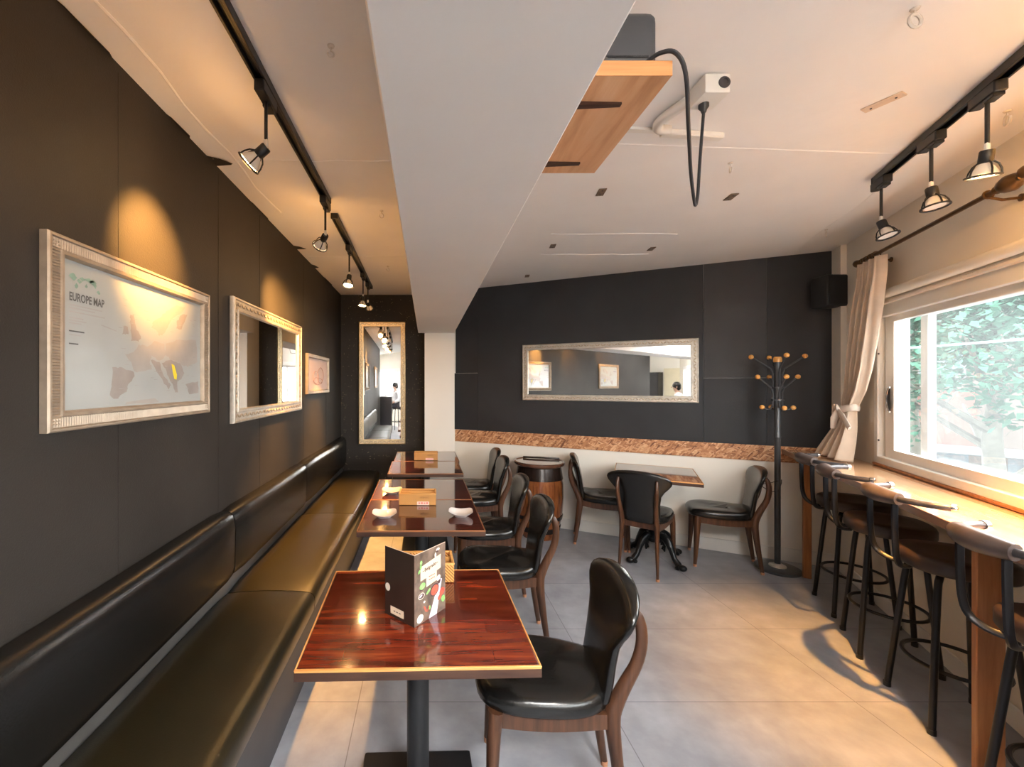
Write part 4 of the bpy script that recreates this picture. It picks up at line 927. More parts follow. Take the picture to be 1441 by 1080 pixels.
eye_hook(1.487, 2.05, 0.016, 'small hook in the ceiling just right of the hanging cable')
eye_hook(2.30, 1.66, 0.02, 'bent hook in the ceiling behind the lit right track lamp')
eye_hook(-0.305, 1.34, 0.010, 'tiny hook in the ceiling between the left lamp track and the beam')
eye_hook(-0.28, 2.62, 0.014, 'small hook in the ceiling right of the second left track lamp')
eye_hook(-0.353, 3.86, 0.014, 'small hook in the ceiling above the tall narrow mirror')

# ------------------------------------------------------------------ track lights
def make_track(label, p0, p1, group):
    p0, p1 = Vector(p0), Vector(p1); L = (p1-p0).length; a = math.atan2(p1.y-p0.y, p1.x-p0.x)
    t = thing('lamp_track', label, 'lamp track', (*((p0+p1)/2).xy, HC), a, group)
    b = B(); b.box((0, 0.0165, -0.016), (L, 0.009, 0.032), bevel=0.0015, seg=1); b.box((0, -0.0165, -0.016), (L, 0.009, 0.032), bevel=0.0015, seg=1); b.box((0, 0, -0.006), (L, 0.034, 0.012)); b.build('rail', 'black_metal', t)
    for s in (-1, 1):
        b = B(); b.box((s*(L/2+0.004), 0, -0.018), (0.012, 0.046, 0.036), bevel=0.003, seg=1); b.build('end_cap', 'black_metal', t)
    return t
LG = 'black lamp tracks'
make_track('long black lamp track on the left ceiling strip, nearest to the camera', (-0.572, -0.2, HC), (-0.576, 2.43, HC), LG)
make_track('short black lamp track at the far end of the left ceiling strip', (-0.583, 2.66, HC), (-0.615, 4.62, HC), LG)
ra, rb = W(0.345, 1.52), W(0.372, 3.6)
make_track('black lamp track on the ceiling above the window counter', (ra.x, ra.y, HC), (rb.x, rb.y, HC), LG)
WARM = (1.0, 0.47, 0.11)
def track_lamp(label, x, y, rz, drop, aim, on, group, power=0, spot=True, cone=70, blend=0.7, pt=0.0, rad=0.02):
    t = thing('track_lamp', label, 'lamp', (x, y, HC), 0.0, group)
    R = Matrix.Rotation(rz, 4, 'Z')
    b = B(); b.box((0, 0, -0.052), (0.13, 0.036, 0.042), bevel=0.004, seg=1); b.box((0.03, 0, -0.078), (0.05, 0.030, 0.012), bevel=0.002, seg=1); b.xf(R); b.build('adapter', 'black_metal', t)
    zk = -drop+0.075
    b = B(); b.tube([(0, 0, -0.07), (0, 0, zk)], 0.0062, 10); b.build('stem', 'black_metal', t)
    b = B(); b.box((0, 0, zk-0.012), (0.015, 0.012, 0.032), bevel=0.003, seg=1); b.build('knuckle', 'socket_white', t, label='white knuckle joint')
    d = (Vector(aim)-Vector((x, y, HC-drop))).normalized()
    c = Vector((0, 0, zk-0.026))
    q = Vector((0, 0, 1)).rotation_difference(d)
    def tf(v): return c+q @ Vector(v)
    b = B(); b.lathe([(0, -0.004), (0.017, -0.004), (0.019, 0.0), (0.019, 0.034), (0.015, 0.040), (0, 0.040)], 18)
    b.bm.verts.ensure_lookup_table()
    for v in b.bm.verts: v.co = tf(v.co)
    b.build('socket', 'black_metal', t)
    b = B()
    for k in range(5):
        a = 2*PI*k/5
        b.tube([(r*math.cos(a), r*math.sin(a), z) for r, z in ((0.017, 0.034), (0.031, 0.046), (0.039, 0.064), (0.042, 0.084))], 0.0028, 6)
    b.tube([(0.042*math.cos(2*PI*k/24), 0.042*math.sin(2*PI*k/24), 0.084) for k in range(24)], 0.0040, 6, closed=True)
    for v in b.bm.verts: v.co = tf(v.co)
    b.build('cage', 'black_metal', t)
    b = B(); b.lathe([(0, 0.040), (0.014, 0.040), (0.024, 0.054), (0.033, 0.070), (0.036, 0.079), (0.034, 0.080)], 20, mat='bulb_off'); b.lathe([(0, 0.0795), (0.034, 0.0795), (0.031, 0.083), (0, 0.084)], 20, mat='bulb_on' if on else 'bulb_off')
    for v in b.bm.verts: v.co = tf(v.co)
    b.build('bulb', None, t, label='glowing reflector bulb' if on else None)
    if power:
        li = bpy.data.lights.new('lamp_beam', 'SPOT'); li.energy = power; li.color = WARM; li.spot_size = math.radians(cone); li.spot_blend = blend; li.shadow_soft_size = rad
        lo = bpy.data.objects.new('lamp_beam', li); COL.objects.link(lo); lo.parent = t
        lo.location = tf((0, 0, 0.092)); lo.rotation_mode = 'QUATERNION'; lo.rotation_quaternion = Vector((0, 0, -1)).rotation_difference(d)
    if pt:
        li = bpy.data.lights.new('lamp_glow', 'POINT'); li.energy = pt; li.color = WARM; li.shadow_soft_size = 0.03
        lo = bpy.data.objects.new('lamp_glow', li); COL.objects.link(lo); lo.parent = t; lo.location = tf((0, 0, 0.13))
    return t
TLG = 'caged track lamps'
track_lamp('caged track lamp nearest to the camera on the left track, aimed at the map', -0.574, 1.50, R90, 0.285, (-1.04, 1.58, 1.95), True, TLG, 80, cone=54, blend=1.0, pt=0.8)
track_lamp('caged track lamp second on the left track, aimed at the carved wall mirror', -0.576, 2.39, R90, 0.285, (-1.04, 2.98, 1.88), True, TLG, 125, cone=54, blend=1.0, pt=0.8)
track_lamp('brightly glowing caged track lamp above the far end of the bench', -0.592, 3.22, R90, 0.30, (-0.72, 2.75, 0.45), True, TLG, 210, cone=50, blend=1.0, pt=0.8)
track_lamp('glowing caged track lamp hanging in front of the top of the tall narrow mirror', -0.607, 4.02, R90, 0.30, (-0.74, 3.85, 0.45), True, TLG, 240, cone=54, blend=1.0, pt=0.8)
track_lamp('unlit caged track lamp at the far end of the left track', -0.613, 4.40, R90, 0.28, (-0.5, 5.05, 1.8), False, TLG)
track_lamp('caged track lamp on the left track just outside the upper left of the view', -0.572, 0.80, R90, 0.285, (-1.04, 0.5, 1.9), True, TLG, 14, cone=60, pt=1.4)
rz_r = ANG - R90
for (s_, lab, on, pw_, aim) in ((1.57, 'unlit caged track lamp farthest along the right track, by the curtain', False, 0, (0.1, 1.8, 1.2)), (1.98, 'unlit caged track lamp in the middle of the right track', False, 0, (0.25, 2.1, 1.2)), (2.30, 'glowing caged track lamp on the right track, nearest to the camera', True, 165, (0.40, 1.80, 0.0)), (2.95, 'caged track lamp on the right track beyond the right edge of the view', True, 45, (0.0, 2.5, 2.2))):
    p = W(0.35+0.012*(s_-1.5), s_); a_ = W(*aim)
    track_lamp(lab, p.x, p.y, rz_r, 0.30, tuple(a_), on, TLG, pw_, cone=56 if s_ < 2.6 else 70, blend=0.95, pt=1.0 if on else 0.0)
track_lamp('caged track lamp further back above the second framed map', -0.57, -0.15, R90, 0.285, (-1.04, -0.9, 1.95), True, TLG, 40, cone=50, blend=0.9, pt=1.0)

# ------------------------------------------------------------------ counter and bar stools
ZC = 0.945
ct = thing('bar_counter', 'long wooden counter under the window with orange wooden legs', 'counter', tuple(W(0, 0)), ANG-R90)
b = B(); b.box((2.05, -0.1765, ZC-0.016), (4.06, 0.349, 0.032), bevel=0.002, seg=1); b.build('counter_top', 'counter', ct)
b = B(); b.box((2.05, -0.353, ZC-0.018), (4.07, 0.010, 0.038), bevel=0.002, seg=1); b.build('front_edge', 'counter_edge', ct)
for s_, wd_ in ((0.33, 0.05), (2.16, 0.075), (3.9, 0.075)):
    b = B(); b.box((s_, -0.285, (ZC-0.034)/2), (0.030, wd_, ZC-0.034), bevel=0.003, seg=1); b.build('leg', 'post', ct)
def make_stool(label, loc, rz, group):
    t = thing('bar_stool', label, 'stool', loc, rz, group)
    out = []
    for k in range(36):
        a = 2*PI*k/36; ca, sa = math.cos(a), math.sin(a)
        out.append((math.copysign(abs(ca)**0.75, ca)*0.178, math.copysign(abs(sa)**0.75, sa)*0.172))
    b = B(); b.slab(out, [(0.672, 0.90), (0.675, 0.97), (0.685, 1.0), (0.722, 1.0), (0.735, 0.97), (0.741, 0.9), (0.738, 0.6), (0.733, 0.3)]); b.build('seat', 'stool_seat', t, angle=60)
    for sx in (-1, 1):
        for sy in (-1, 1):
            p = smooth_path([(sx*0.02, sy*0.05, 0.664), (sx*0.07, sy*0.075, 0.663), (sx*0.098, sy*0.095, 0.645), (sx*0.108, sy*0.105, 0.60), (sx*0.128, sy*0.123, 0.36), (sx*0.158, sy*0.148, 0.012)], 4)
            b = B(); b.tube(p, 0.0125, 10); lg = b.build('leg', 'stool_metal', t)
            b = B(); b.lathe([(0, 0), (0.0145, 0.0), (0.0145, 0.022), (0, 0.022)], 10, (sx*0.1585, sy*0.1485, 0)); b.build('rubber_foot', 'black_metal', lg)
    b = B(); b.tube([(0.158*math.cos(2*PI*k/32), 0.153*math.sin(2*PI*k/32), 0.255) for k in range(32)], 0.0085, 8, closed=True); b.build('foot_ring', 'stool_metal', t)
    # curved back bar with a fat leather roll in the middle
    P = []; Rr = []
    for k in range(29):
        u = -1+2*k/28; x = 0.215*math.sin(u*1.25)/math.sin(1.25); y = -0.115-0.145*(math.cos(u*1.25)-math.cos(1.25))/(1-math.cos(1.25))
        P.append((x, y, 0.985)); Rr.append(0.0135)
    b = B(); b.tube(P, Rr, 12); bar = b.build('back_bar', 'grey_metal', t)
    for k, kk in ((0, 1), (-1, -2)):
        d = Vector(P[k])-Vector(P[kk]); d.normalize(); b = B(); b.lathe([(0, -0.006), (0.0165, -0.006), (0.0175, 0.0), (0.0165, 0.010), (0.010, 0.014), (0, 0.014)], 14, P[k], axis=tuple(d)); b.build('end_cap', 'chrome', bar)
    b = B(); idx = range(8, 21); b.tube([P[k] for k in idx], [0.022+0.015*math.cos((k-14)/6*1.25) for k in idx], 14); b.build('back_roll', 'stool_pad', bar, label='worn leather roll')
    # U-shaped straps holding the bar
    for sgn in (-1, 1):
        k = 14+sgn*5; x, y = P[k][0], P[k][1]
        p = smooth_path([(x, y+0.002, 0.985), (x, y+0.002, 0.88), (x*0.98, y+0.006, 0.76), (x*0.88, y+0.018, 0.70), (x*0.6, y+0.045, 0.672), (x*0.3, y+0.085, 0.664)], 4)
        b = B(); b.tube(p, 0.0095, 8, flat=(1.3, 0.8)); b.build('back_strap', 'stool_metal', t)
    return t
SG = 'bar stools under the window counter'
def sp(q, s): p = W(q, s); return (p.x, p.y, 0)
st0 = make_stool('bar stool farthest from the camera, by the foot of the curtain', sp(0.185, 0.80), ANG-R90, SG)
dup(st0, sp(0.215, 1.29), ANG-R90-0.12, 'second bar stool from the curtain, brown seat catching light', SG)
dup(st0, sp(0.205, 1.80), ANG-R90+0.04, 'third bar stool from the curtain, just left of the orange counter leg', SG)
dup(st0, sp(0.225, 2.47), ANG-R90+0.03, 'bar stool nearest to the camera at the right edge, overlapping the orange leg', SG)

# ------------------------------------------------------------------ curtain, rod and blind
rod = thing('curtain_rod', 'dark brass curtain rod with round finials above the window', 'curtain rod', tuple(W(0, 0, 0)), ANG-R90)
ZR = 2.325
b = B(); b.tube([(0.66, -0.10, ZR), (3.3, -0.10, ZR)], 0.011, 14); b.build('pole', 'brass', rod)
b = B(); b.lathe([(0, -0.03), (0.012, -0.03), (0.018, -0.018), (0.012, -0.006), (0.022, 0.008), (0.026, 0.025), (0.018, 0.042), (0, 0.046)], 16, (0.645, -0.10, ZR), axis=(-1, 0, 0)); b.build('finial', 'brass', rod)
for s_ in (0.80, 1.80):
    b = B(); b.tube([(s_, -0.10, ZR-0.012), (s_, -0.06, ZR-0.03), (s_, -0.002, ZR-0.03)], 0.006, 8); b.lathe([(0, 0), (0.016, 0), (0.016, 0.006), (0, 0.006)], 14, (s_, -0.002, ZR-0.03), axis=(0, -1, 0))
    b.tube([(s_, -0.10+0.015*math.cos(2*PI*k/16), ZR+0.015*math.sin(2*PI*k/16)) for k in range(16)], 0.005, 6, closed=True); b.build('bracket', 'brass', rod)
b = B(); b.lathe([(0.011, -0.075), (0.018, -0.07), (0.014, -0.05), (0.030, -0.03), (0.036, 0.0), (0.030, 0.03), (0.014, 0.05), (0.020, 0.07), (0.011, 0.078)], 18, (1.92, -0.10, ZR), axis=(1, 0, 0)); b.sphere((2.0, -0.10, ZR+0.012), 0.026, 12); b.build('joint_ornament', 'brass', rod)
for s_ in (0.70, 0.73, 0.76, 0.84, 0.87):
    b = B(); b.tube([(s_, -0.10+0.019*math.cos(2*PI*k/18), ZR-0.004+0.019*math.sin(2*PI*k/18)) for k in range(18)], 0.0035, 6, closed=True); b.build('ring', 'brass', rod)
cu = thing('curtain', 'beige curtain tied back in a bundle at the left end of the window', 'curtain', tuple(W(0, 0, 0)), ANG-R90)
rows = [(2.300, 0.70, 0.95, 0.105, 0.022), (2.20, 0.695, 0.95, 0.107, 0.024), (2.0, 0.61, 0.90, 0.107, 0.026), (1.8, 0.55, 0.84, 0.106, 0.026), (1.6, 0.50, 0.77, 0.104, 0.026), (1.45, 0.455, 0.67, 0.095, 0.026), (1.36, 0.43, 0.595, 0.098, 0.026), (1.31, 0.425, 0.565, 0.10, 0.024),
        (1.26, 0.405, 0.57, 0.104, 0.026), (1.18, 0.36, 0.585, 0.115, 0.032), (1.08, 0.285, 0.60, 0.135, 0.038), (1.0, 0.235, 0.615, 0.155, 0.042), (0.955, 0.22, 0.62, 0.165, 0.044)]
b = B(); rings = []; nn = 90
for z, a0, a1, q, am in rows:
    ring = []
    for k in range(nn+1):
        t = k/nn; ph = t*2*PI*3.6+0.6
        ring.append(Vector((a0+(a1-a0)*t+0.006*math.sin(2*ph), -q-am*math.sin(ph)-0.004*math.sin(3.1*ph+z*4), z)))
    rings.append(ring)
# refine along z
fine = []
for i in range(len(rings)-1):
    for j in range(3):
        t = j/3; fine.append([rings[i][k].lerp(rings[i+1][k], t) for k in range(nn+1)])
fine.append(rings[-1])
b.loft(fine, caps=False, closed_ring=False)
oc = b.build('cloth', 'curtain', cu, angle=180)
sm = oc.modifiers.new('thickness', 'SOLIDIFY'); sm.thickness = 0.003
b = B()
b.tube([(0.495+0.092*math.cos(2*PI*k/24), -0.10-0.040*math.sin(2*PI*k/24), 1.315+0.018*math.cos(2*PI*k/24)) for k in range(24)], 0.016, 8, closed=True, flat=(1.5, 0.5))
b.build('tie_band', 'tie', cu, label='cream cloth tie')
b = B()
for (dx, dz, w) in ((-0.045, -0.02, 0.05), (0.05, 0.0, 0.045)):
    b.loft([[Vector((0.46+dx*t+0.3*w*math.cos(a)*math.sin(PI*min(1, t+0.15))*1.0, -0.152-0.018*math.sin(a), 1.305+dz*t+w*1.1*math.sin(a+0.6)*math.sin(PI*min(0.98, t+0.12)))) for a in [2*PI*k/12 for k in range(12)]] for t in [j/6 for j in range(7)]])
b.tube([(0.47, -0.155, 1.31), (0.445, -0.165, 1.25), (0.43, -0.165, 1.17)], [0.012, 0.020, 0.016], 8, flat=(1, 0.4)); b.tube([(0.48, -0.155, 1.31), (0.58, -0.165, 1.27), (0.645, -0.15, 1.19)], [0.012, 0.024, 0.020], 8, flat=(1.2, 0.4))
b.build('tie_bow', 'tie', cu, angle=60)
bl = thing('roller_blind', 'cream roller blind rolled up above the window', 'blind', tuple(W(0, 0, 0)), ANG-R90)
b = B(); b.tube([(0.69, -0.035, 2.075), (2.98, -0.035, 2.075)], 0.028, 20); b.build('roll', 'blind', bl)
b = B(); b.box((1.83, -0.012, 2.06), (2.30, 0.02, 0.05), bevel=0.003, seg=1); b.build('batten', 'blind', bl)

# ------------------------------------------------------------------ behind the viewer, seen only in the mirrors, plus added fill panels
def zdoor():
    b = B(); b.box((-2.25, YR+0.025, 1.02), (0.86, 0.05, 2.04), bevel=0.004, seg=1); d = struct(b, 'door_1', 'cream_door')
    b = B(); b.tube([(-1.90, YR+0.05, 1.0), (-1.90, YR+0.10, 1.0), (-2.0, YR+0.10, 1.0)], 0.010, 8); b.build('door_handle', 'chrome', d)
zdoor()
shf = thing('storage_shelf', 'dark open storage shelf by the rear wall, seen in the wide mirror', 'shelf', (-3.15, YR+0.22, 0))
b = B()
for x in (-0.42, 0.42): b.box((x, 0, 0.95), (0.03, 0.36, 1.9))
b.box((0, 0.17, 0.95), (0.84, 0.02, 1.9)); b.build('carcass', 'dark_cab', shf)
for z in (0.1, 0.5, 0.9, 1.3, 1.885):
    b = B(); b.box((0, 0, z), (0.83, 0.35, 0.025)); b.build('shelf_board', 'dark_cab', shf)
cb = B(); cb.box((0, 0, 0.55), (0.36, 0.5, 1.1), bevel=0.01); cb = cb.build('low_cabinet', 'dark_cab'); cb.location = (-0.83, -2.85, 0); tag(cb, 'dark waist-high cabinet against the left wall, seen in the tall mirror', 'cabinet')
def make_fill_panel(x, y, rz=0):  # glowing panel added out of view to lift the interior light
    t = thing('added_fill_panel', 'square glowing fill panel added behind the camera to brighten the room', 'fill light', (x, y, HC), rz, 'added fill panels behind the camera')
    b = B(); frame_bm_ = b.box((0, 0, -0.012), (0.64, 0.64, 0.024), bevel=0.004, seg=1); b.build('frame', 'white_trim', t)
    b = B(); b.box((0, 0, -0.0255), (0.58, 0.58, 0.004)); b.build('diffuser', 'fill_glow', t)
FILL_PANELS = [(0.75, -0.9), (0.0, -2.4), (-2.6, -4.4)]
for x, y in FILL_PANELS: make_fill_panel(x, y)
# person seated on a stool near the window wall, seen small in the wide mirror
st = dup(st0, (-0.52, -3.55, 0), ANG+R90, 'bar stool behind the camera carrying the seated person', SG)
pe = thing('person', 'seated person in a white shirt looking down, seen in the wide mirror', 'person', (-0.52, -3.55, 0), ANG+R90)
def skin(name, joints, edges, mat, parent, sub=2):
    me = bpy.data.meshes.new(name); me.from_pydata([j[0] for j in joints], edges, []); me.materials.append(M[mat])
    o = bpy.data.objects.new(name, me); COL.objects.link(o); o.parent = parent
    md = o.modifiers.new('skin', 'SKIN'); me.skin_vertices or None
    if not me.skin_vertices:
        me.attributes
    for i, j in enumerate(joints):
        me.skin_vertices[0].data[i].radius = j[1]
    me.skin_vertices[0].data[0].use_root = True
    md.use_smooth_shade = True
    s_ = o.modifiers.new('sub', 'SUBSURF'); s_.levels = sub; s_.render_levels = sub
    return o
def person():
    # local +y is the facing direction; pelvis on the stool seat
    J = [((0, 0, 0.80), (0.15, 0.11)), ((0, -0.01, 0.95), (0.14, 0.10)), ((0, 0.0, 1.10), (0.15, 0.105)), ((0, 0.02, 1.22), (0.12, 0.085)), ((0, 0.045, 1.29), (0.05, 0.05)), ((0, 0.07, 1.34), (0.052, 0.055)), ((0, 0.075, 1.42), (0.075, 0.090)), ((0, 0.07, 1.49), (0.055, 0.065))]
    E_ = [(i, i+1) for i in range(7)]
    for sg in (-1, 1):
        k = len(J); J += [((sg*0.17, 0.02, 1.20), (0.055, 0.055)), ((sg*0.215, 0.02, 0.96), (0.042, 0.045)), ((sg*0.17, 0.22, 0.88), (0.032, 0.035)), ((sg*0.15, 0.29, 0.87), (0.024, 0.035))]
        E_ += [(3, k), (k, k+1), (k+1, k+2), (k+2, k+3)]
        k = len(J); J += [((sg*0.10, 0.10, 0.79), (0.085, 0.08)), ((sg*0.12, 0.36, 0.76), (0.062, 0.062)), ((sg*0.12, 0.35, 0.45), (0.052, 0.05)), ((sg*0.12, 0.30, 0.30), (0.036, 0.036)), ((sg*0.12, 0.42, 0.27), (0.035, 0.03))]
        E_ += [(0, k), (k, k+1), (k+1, k+2), (k+2, k+3), (k+3, k+4)]
    body = skin('body', J, E_, 'skin', pe)
    J2 = [((0, 0, 0.80), (0.165, 0.125)), ((0, -0.01, 0.95), (0.155, 0.115)), ((0, 0.0, 1.10), (0.165, 0.12)), ((0, 0.02, 1.225), (0.125, 0.092))]; E2 = [(0, 1), (1, 2), (2, 3)]
    for sg in (-1, 1):
        k = len(J2); J2 += [((sg*0.175, 0.02, 1.20), (0.065, 0.065)), ((sg*0.22, 0.02, 0.96), (0.055, 0.055)), ((sg*0.18, 0.18, 0.89), (0.045, 0.045))]; E2 += [(3, k), (k, k+1), (k+1, k+2)]
    skin('shirt', J2, E2, 'shirt', pe)
    J3 = [((0, 0, 0.80), (0.155, 0.12))]; E3 = []
    for sg in (-1, 1):
        k = len(J3); J3 += [((sg*0.10, 0.10, 0.79), (0.095, 0.09)), ((sg*0.12, 0.36, 0.765), (0.072, 0.072)), ((sg*0.12, 0.35, 0.45), (0.062, 0.06)), ((sg*0.12, 0.30, 0.32), (0.05, 0.05))]; E3 += [(0, k), (k, k+1), (k+1, k+2), (k+2, k+3)]
    skin('trousers', J3, E3, 'trouser', pe)
    b = B(); b.sphere((0, 0.055, 1.45), 0.098, 16, sc=(0.92, 1.02, 1.0)); b.sphere((0, 0.02, 1.40), 0.082, 14, sc=(0.95, 0.8, 1.0)); b.build('hair', 'hair', pe)
    b = B(); b.sphere((0, 0.165, 1.405), 0.014, 10, sc=(0.8, 1.2, 1.2)); b.sphere((0.083, 0.06, 1.405), 0.02, 8, sc=(0.5, 0.8, 1.3)); b.sphere((-0.083, 0.06, 1.405), 0.02, 8, sc=(0.5, 0.8, 1.3)); b.build('face_features', 'skin', body)
    for sg in (-1, 1):
        b = B(); b.sphere((sg*0.15, 0.32, 0.868), 0.035, 10, sc=(0.9, 1.2, 0.5))
        for i in range(4): b.tube([(sg*0.15+(i-1.5)*0.017, 0.345, 0.87), (sg*0.15+(i-1.5)*0.018, 0.385, 0.862), (sg*0.15+(i-1.5)*0.018, 0.41-0.006*abs(i-1.5), 0.845)], [0.009, 0.008, 0.006], 8)
        b.tube([(sg*0.12, 0.315, 0.868), (sg*0.095, 0.345, 0.862), (sg*0.09, 0.37, 0.855)], [0.010, 0.009, 0.007], 8); b.build('hand', 'skin', body)
try:
    person()
except Exception as e:
    print('person failed', e)

# ------------------------------------------------------------------ outside the window
def tree(label, base, h, crown, cr_, nleaf, mat, seed, size=0.16):
    rd = random.Random(seed)
    t = thing('street_tree', label, 'tree', base, 0.0, 'trees across the street')
    b = B(); b.tube([(0, 0, 0), (0.05, 0, h*0.3), (-0.03, 0.05, h*0.6), (0.1, 0, h*0.85)], [0.20, 0.16, 0.12, 0.06], 10)
    for k in range(7):
        a = 2*PI*k/7; b.tube([(0, 0, h*(0.45+0.05*k)), (math.cos(a)*cr_*0.5, math.sin(a)*cr_*0.5, h*(0.55+0.06*k)), (math.cos(a)*cr_*0.8, math.sin(a)*cr_*0.8, h*(0.62+0.06*k))], [0.07, 0.045, 0.02], 6)
    b.build('trunk', 'bark', t)
    b = B(); vs = []; fs = []
    blobs = [(Vector((rd.gauss(0, 0.42)*cr_, rd.gauss(0, 0.42)*cr_, crown+rd.gauss(0, 0.40)*cr_)), cr_*rd.uniform(0.22, 0.42)) for _ in range(26)]
    for i in range(nleaf):
        c, r = rd.choice(blobs)
        v = Vector((rd.gauss(0, 1), rd.gauss(0, 1), rd.gauss(0, 1))).normalized()*r*rd.uniform(0.6, 1.05)
        p = c+v; q = Euler((rd.uniform(-0.9, 0.9), rd.uniform(-0.9, 0.9), rd.uniform(0, 6.3))).to_matrix(); s = size*rd.uniform(0.6, 1.25)
        k = len(vs)
        for x, y in ((-0.5, 0), (-0.15, 0.28), (0.5, 0), (-0.15, -0.28)): vs.append(p+q @ Vector((x*s, y*s, 0)))
        fs.append((k, k+1, k+2, k+3))
    b.add(vs, fs); b.build('foliage', mat, t, angle=180)
GZ = -3.2
def P2(dist, ang, z=GZ): return (dist*math.cos(ang), dist*math.sin(ang), z)
A0 = math.radians(38.5)       # bearing of the window seen from the camera
tree('leafy green tree filling the right half of the window view', P2(12.5, A0-math.radians(2.2)), 6.3, 5.9, 2.0, 11000, 'leaf', 3, 0.15)
tree('paler green tree further left behind the window glass', P2(18.5, A0+math.radians(2.2)), 7.4, 7.0, 1.7, 7000, 'leaf2', 5, 0.16)
tree('leafy tree further down the street on the right', P2(15, A0-math.radians(14)), 6.5, 6.0, 2.3, 6000, 'leaf', 9, 0.2)
b = B(); b.prism([(2.6, 6.5), (9, 26), (60, 40), (60, -45), (6, -30), (2.2, -6.5), (3.8, 3.3)], GZ-0.1, GZ); b = b.build('street_ground', 'street'); b['kind'] = 'structure'
bd = thing('street_building', 'beige building with a red brick front across the street', 'building', P2(27, A0-math.radians(1), GZ), A0+R90)
b = B(); b.box((0, -3.5, 4.0), (18, 7, 8.0)); b.build('walls', 'facade', bd)
b = B(); b.box((2.0, 0.04, 3.3), (4.2, 0.12, 2.2)); b.build('brick_front', 'facade_red', bd)
b = B(); b.box((0.0, 0.9, 2.15), (9.0, 1.8, 0.18), bevel=0.03, seg=1); b.build('white_canopy', 'white_ext', bd)
for i in range(6):
    b = B(); b.box((-7+i*2.6, 0.05, 5.6), (1.3, 0.14, 1.4), bevel=0.02, seg=1); w_ = b.build('window', 'white_ext', bd)
    b = B(); b.box((-7+i*2.6, 0.13, 5.6), (1.1, 0.02, 1.2)); b.build('window_pane', 'far_glass', w_)
for i in range(4):
    b = B(); b.box((-5+i*3.1, 0.05, 1.05), (2.2, 0.12, 1.7)); b.build('shopfront', 'far_glass', bd)
def span_cable(a0, z0, a1, z1, dist, sag, r, label):
    p0 = Vector(P2(dist, A0+math.radians(a0), z0)); p1 = Vector(P2(dist, A0+math.radians(a1), z1)); b = B()
    b.tube([p0.lerp(p1, t)+Vector((0, 0, -sag*4*t*(1-t))) for t in [k/16 for k in range(17)]], r, 6)
    tag(b.build('overhead_cable', 'wire'), label, 'cable', 'overhead street cables')
span_cable(25, 0.75, -30, -0.05, 7.5, 0.1, 0.018, 'thick overhead cable crossing the lower part of the window, upper of the lower group')
span_cable(25, 0.62, -30, -0.3, 7.5, 0.12, 0.014, 'overhead cable just below the thick one in the lower window')
span_cable(25, 0.25, -30, -0.6, 7.4, 0.12, 0.014, 'lowest overhead cable seen through the window')
span_cable(25, 1.85, -30, 2.25, 8.5, 0.1, 0.012, 'thin overhead cable crossing the middle of the tree')
span_cable(25, 2.9, -30, 3.9, 8.5, 0.1, 0.009, 'thin overhead cable crossing the top of the tree')
car = thing('parked_car', 'dark teal car parked below the tree outside', 'car', P2(13.6, A0-math.radians(2.5), GZ), A0+R90)
sec = [(-2.0, 0.35), (-2.05, 0.75), (-1.5, 0.9), (-0.9, 1.42), (0.7, 1.45), (1.3, 0.95), (2.0, 0.85), (2.08, 0.45), (2.0, 0.3)]
b = B(); b.loft([[Vector((x, y, z*(1 if abs(y) < 0.8 else 0.98))) for x, z in sec] for y in (-0.85, -0.8, 0.8, 0.85)]); b.build('body', 'teal_ext', car)
for x in (-1.3, 1.3):
    for y in (-0.8, 0.8):
        b = B(); b.lathe([(0, -0.09), (0.30, -0.09), (0.32, -0.06), (0.32, 0.06), (0.30, 0.09), (0, 0.09)], 20, (x, y, 0.32), axis=(0, 1, 0)); b.build('wheel', 'black_metal', car)
sg_ = thing('street_sign', 'small orange street sign low at the right edge of the window', 'sign', P2(10.0, A0-math.radians(6.8), GZ), A0+R90)
b = B(); b.tube([(0, 0, 0), (0, 0, 2.9)], 0.03, 8); b.build('post', 'white_ext', sg_)
b = B(); b.box((0, 0.03, 2.75), (0.75, 0.05, 0.5), bevel=0.02, seg=1); b.build('board', 'orange_ext', sg_)

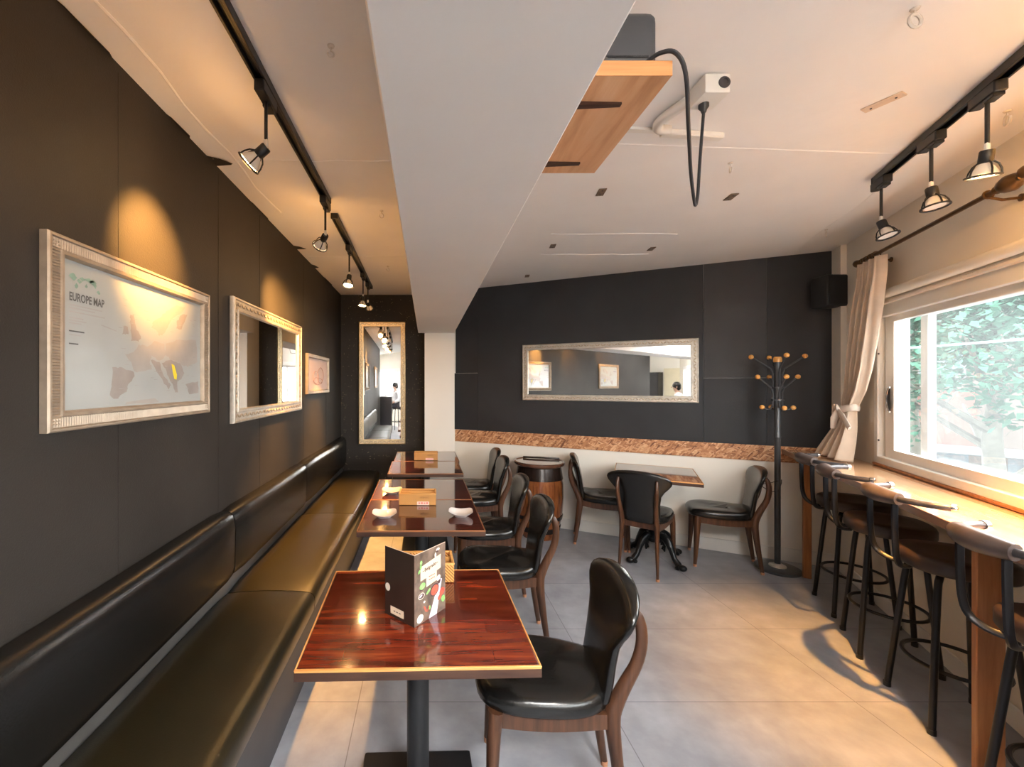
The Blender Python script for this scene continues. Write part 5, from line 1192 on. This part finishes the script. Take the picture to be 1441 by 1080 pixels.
# ------------------------------------------------------------------ light, camera, view
wd = bpy.data.worlds.new('overcast_sky'); scene.world = wd; wd.use_nodes = True
nt = wd.node_tree; nt.nodes.clear()
wo = nt.nodes.new('ShaderNodeOutputWorld'); bg = nt.nodes.new('ShaderNodeBackground')
tc = nt.nodes.new('ShaderNodeTexCoord'); sx = nt.nodes.new('ShaderNodeSeparateXYZ'); nt.links.new(tc.outputs['Generated'], sx.inputs[0])
r = ramp(nt, [(0.0, (0.40, 0.43, 0.45)), (0.46, (0.5, 0.52, 0.53)), (0.5, (1.0, 0.99, 0.97)), (1.0, (0.93, 0.97, 1.0))])
mr_ = N(nt, 'ShaderNodeMapRange'); mr_.inputs['From Min'].default_value = -1; nt.links.new(sx.outputs[2], mr_.inputs[0]); nt.links.new(mr_.outputs[0], r.inputs[0])
nt.links.new(r.outputs[0], bg.inputs[0]); bg.inputs[1].default_value = 5.3
nt.links.new(bg.outputs[0], wo.inputs[0])
# daylight sampling portals in the three windows
for s0, s1 in WIN:
    li = bpy.data.lights.new('window_portal', 'AREA'); li.shape = 'RECTANGLE'; li.size = s1-s0; li.size_y = ZW1-ZW0
    li.cycles.is_portal = True
    lo = bpy.data.objects.new('window_portal', li); COL.objects.link(lo)
    lo.matrix_world = MW @ Matrix.Translation(((s0+s1)/2, 0.16, (ZW0+ZW1)/2)) @ Matrix.Rotation(-PI/2, 4, 'X')

cam = bpy.data.cameras.new('camera'); co = bpy.data.objects.new('camera', cam); COL.objects.link(co)
co.location = (0, 0, 1.5); co.rotation_euler = (PI/2, 0, 0)
cam.sensor_width = 36.0; cam.lens = 590.0/1441.0*36.0; cam.shift_x = 120.5/1441.0; cam.shift_y = 0.0; cam.clip_start = 0.02
scene.camera = co
vs = scene.view_settings
scene.display_settings.display_device = 'sRGB'
vs.view_transform = 'Standard'; vs.look = 'None'; vs.gamma = 1.0; vs.use_curve_mapping = False; vs.exposure = 1.62
try:
    scene.cycles.use_denoising = True; scene.cycles.max_bounces = 10; scene.cycles.diffuse_bounces = 6; scene.cycles.glossy_bounces = 5; scene.cycles.transparent_max_bounces = 12
    scene.cycles.sample_clamp_indirect = 8.0
except Exception: pass
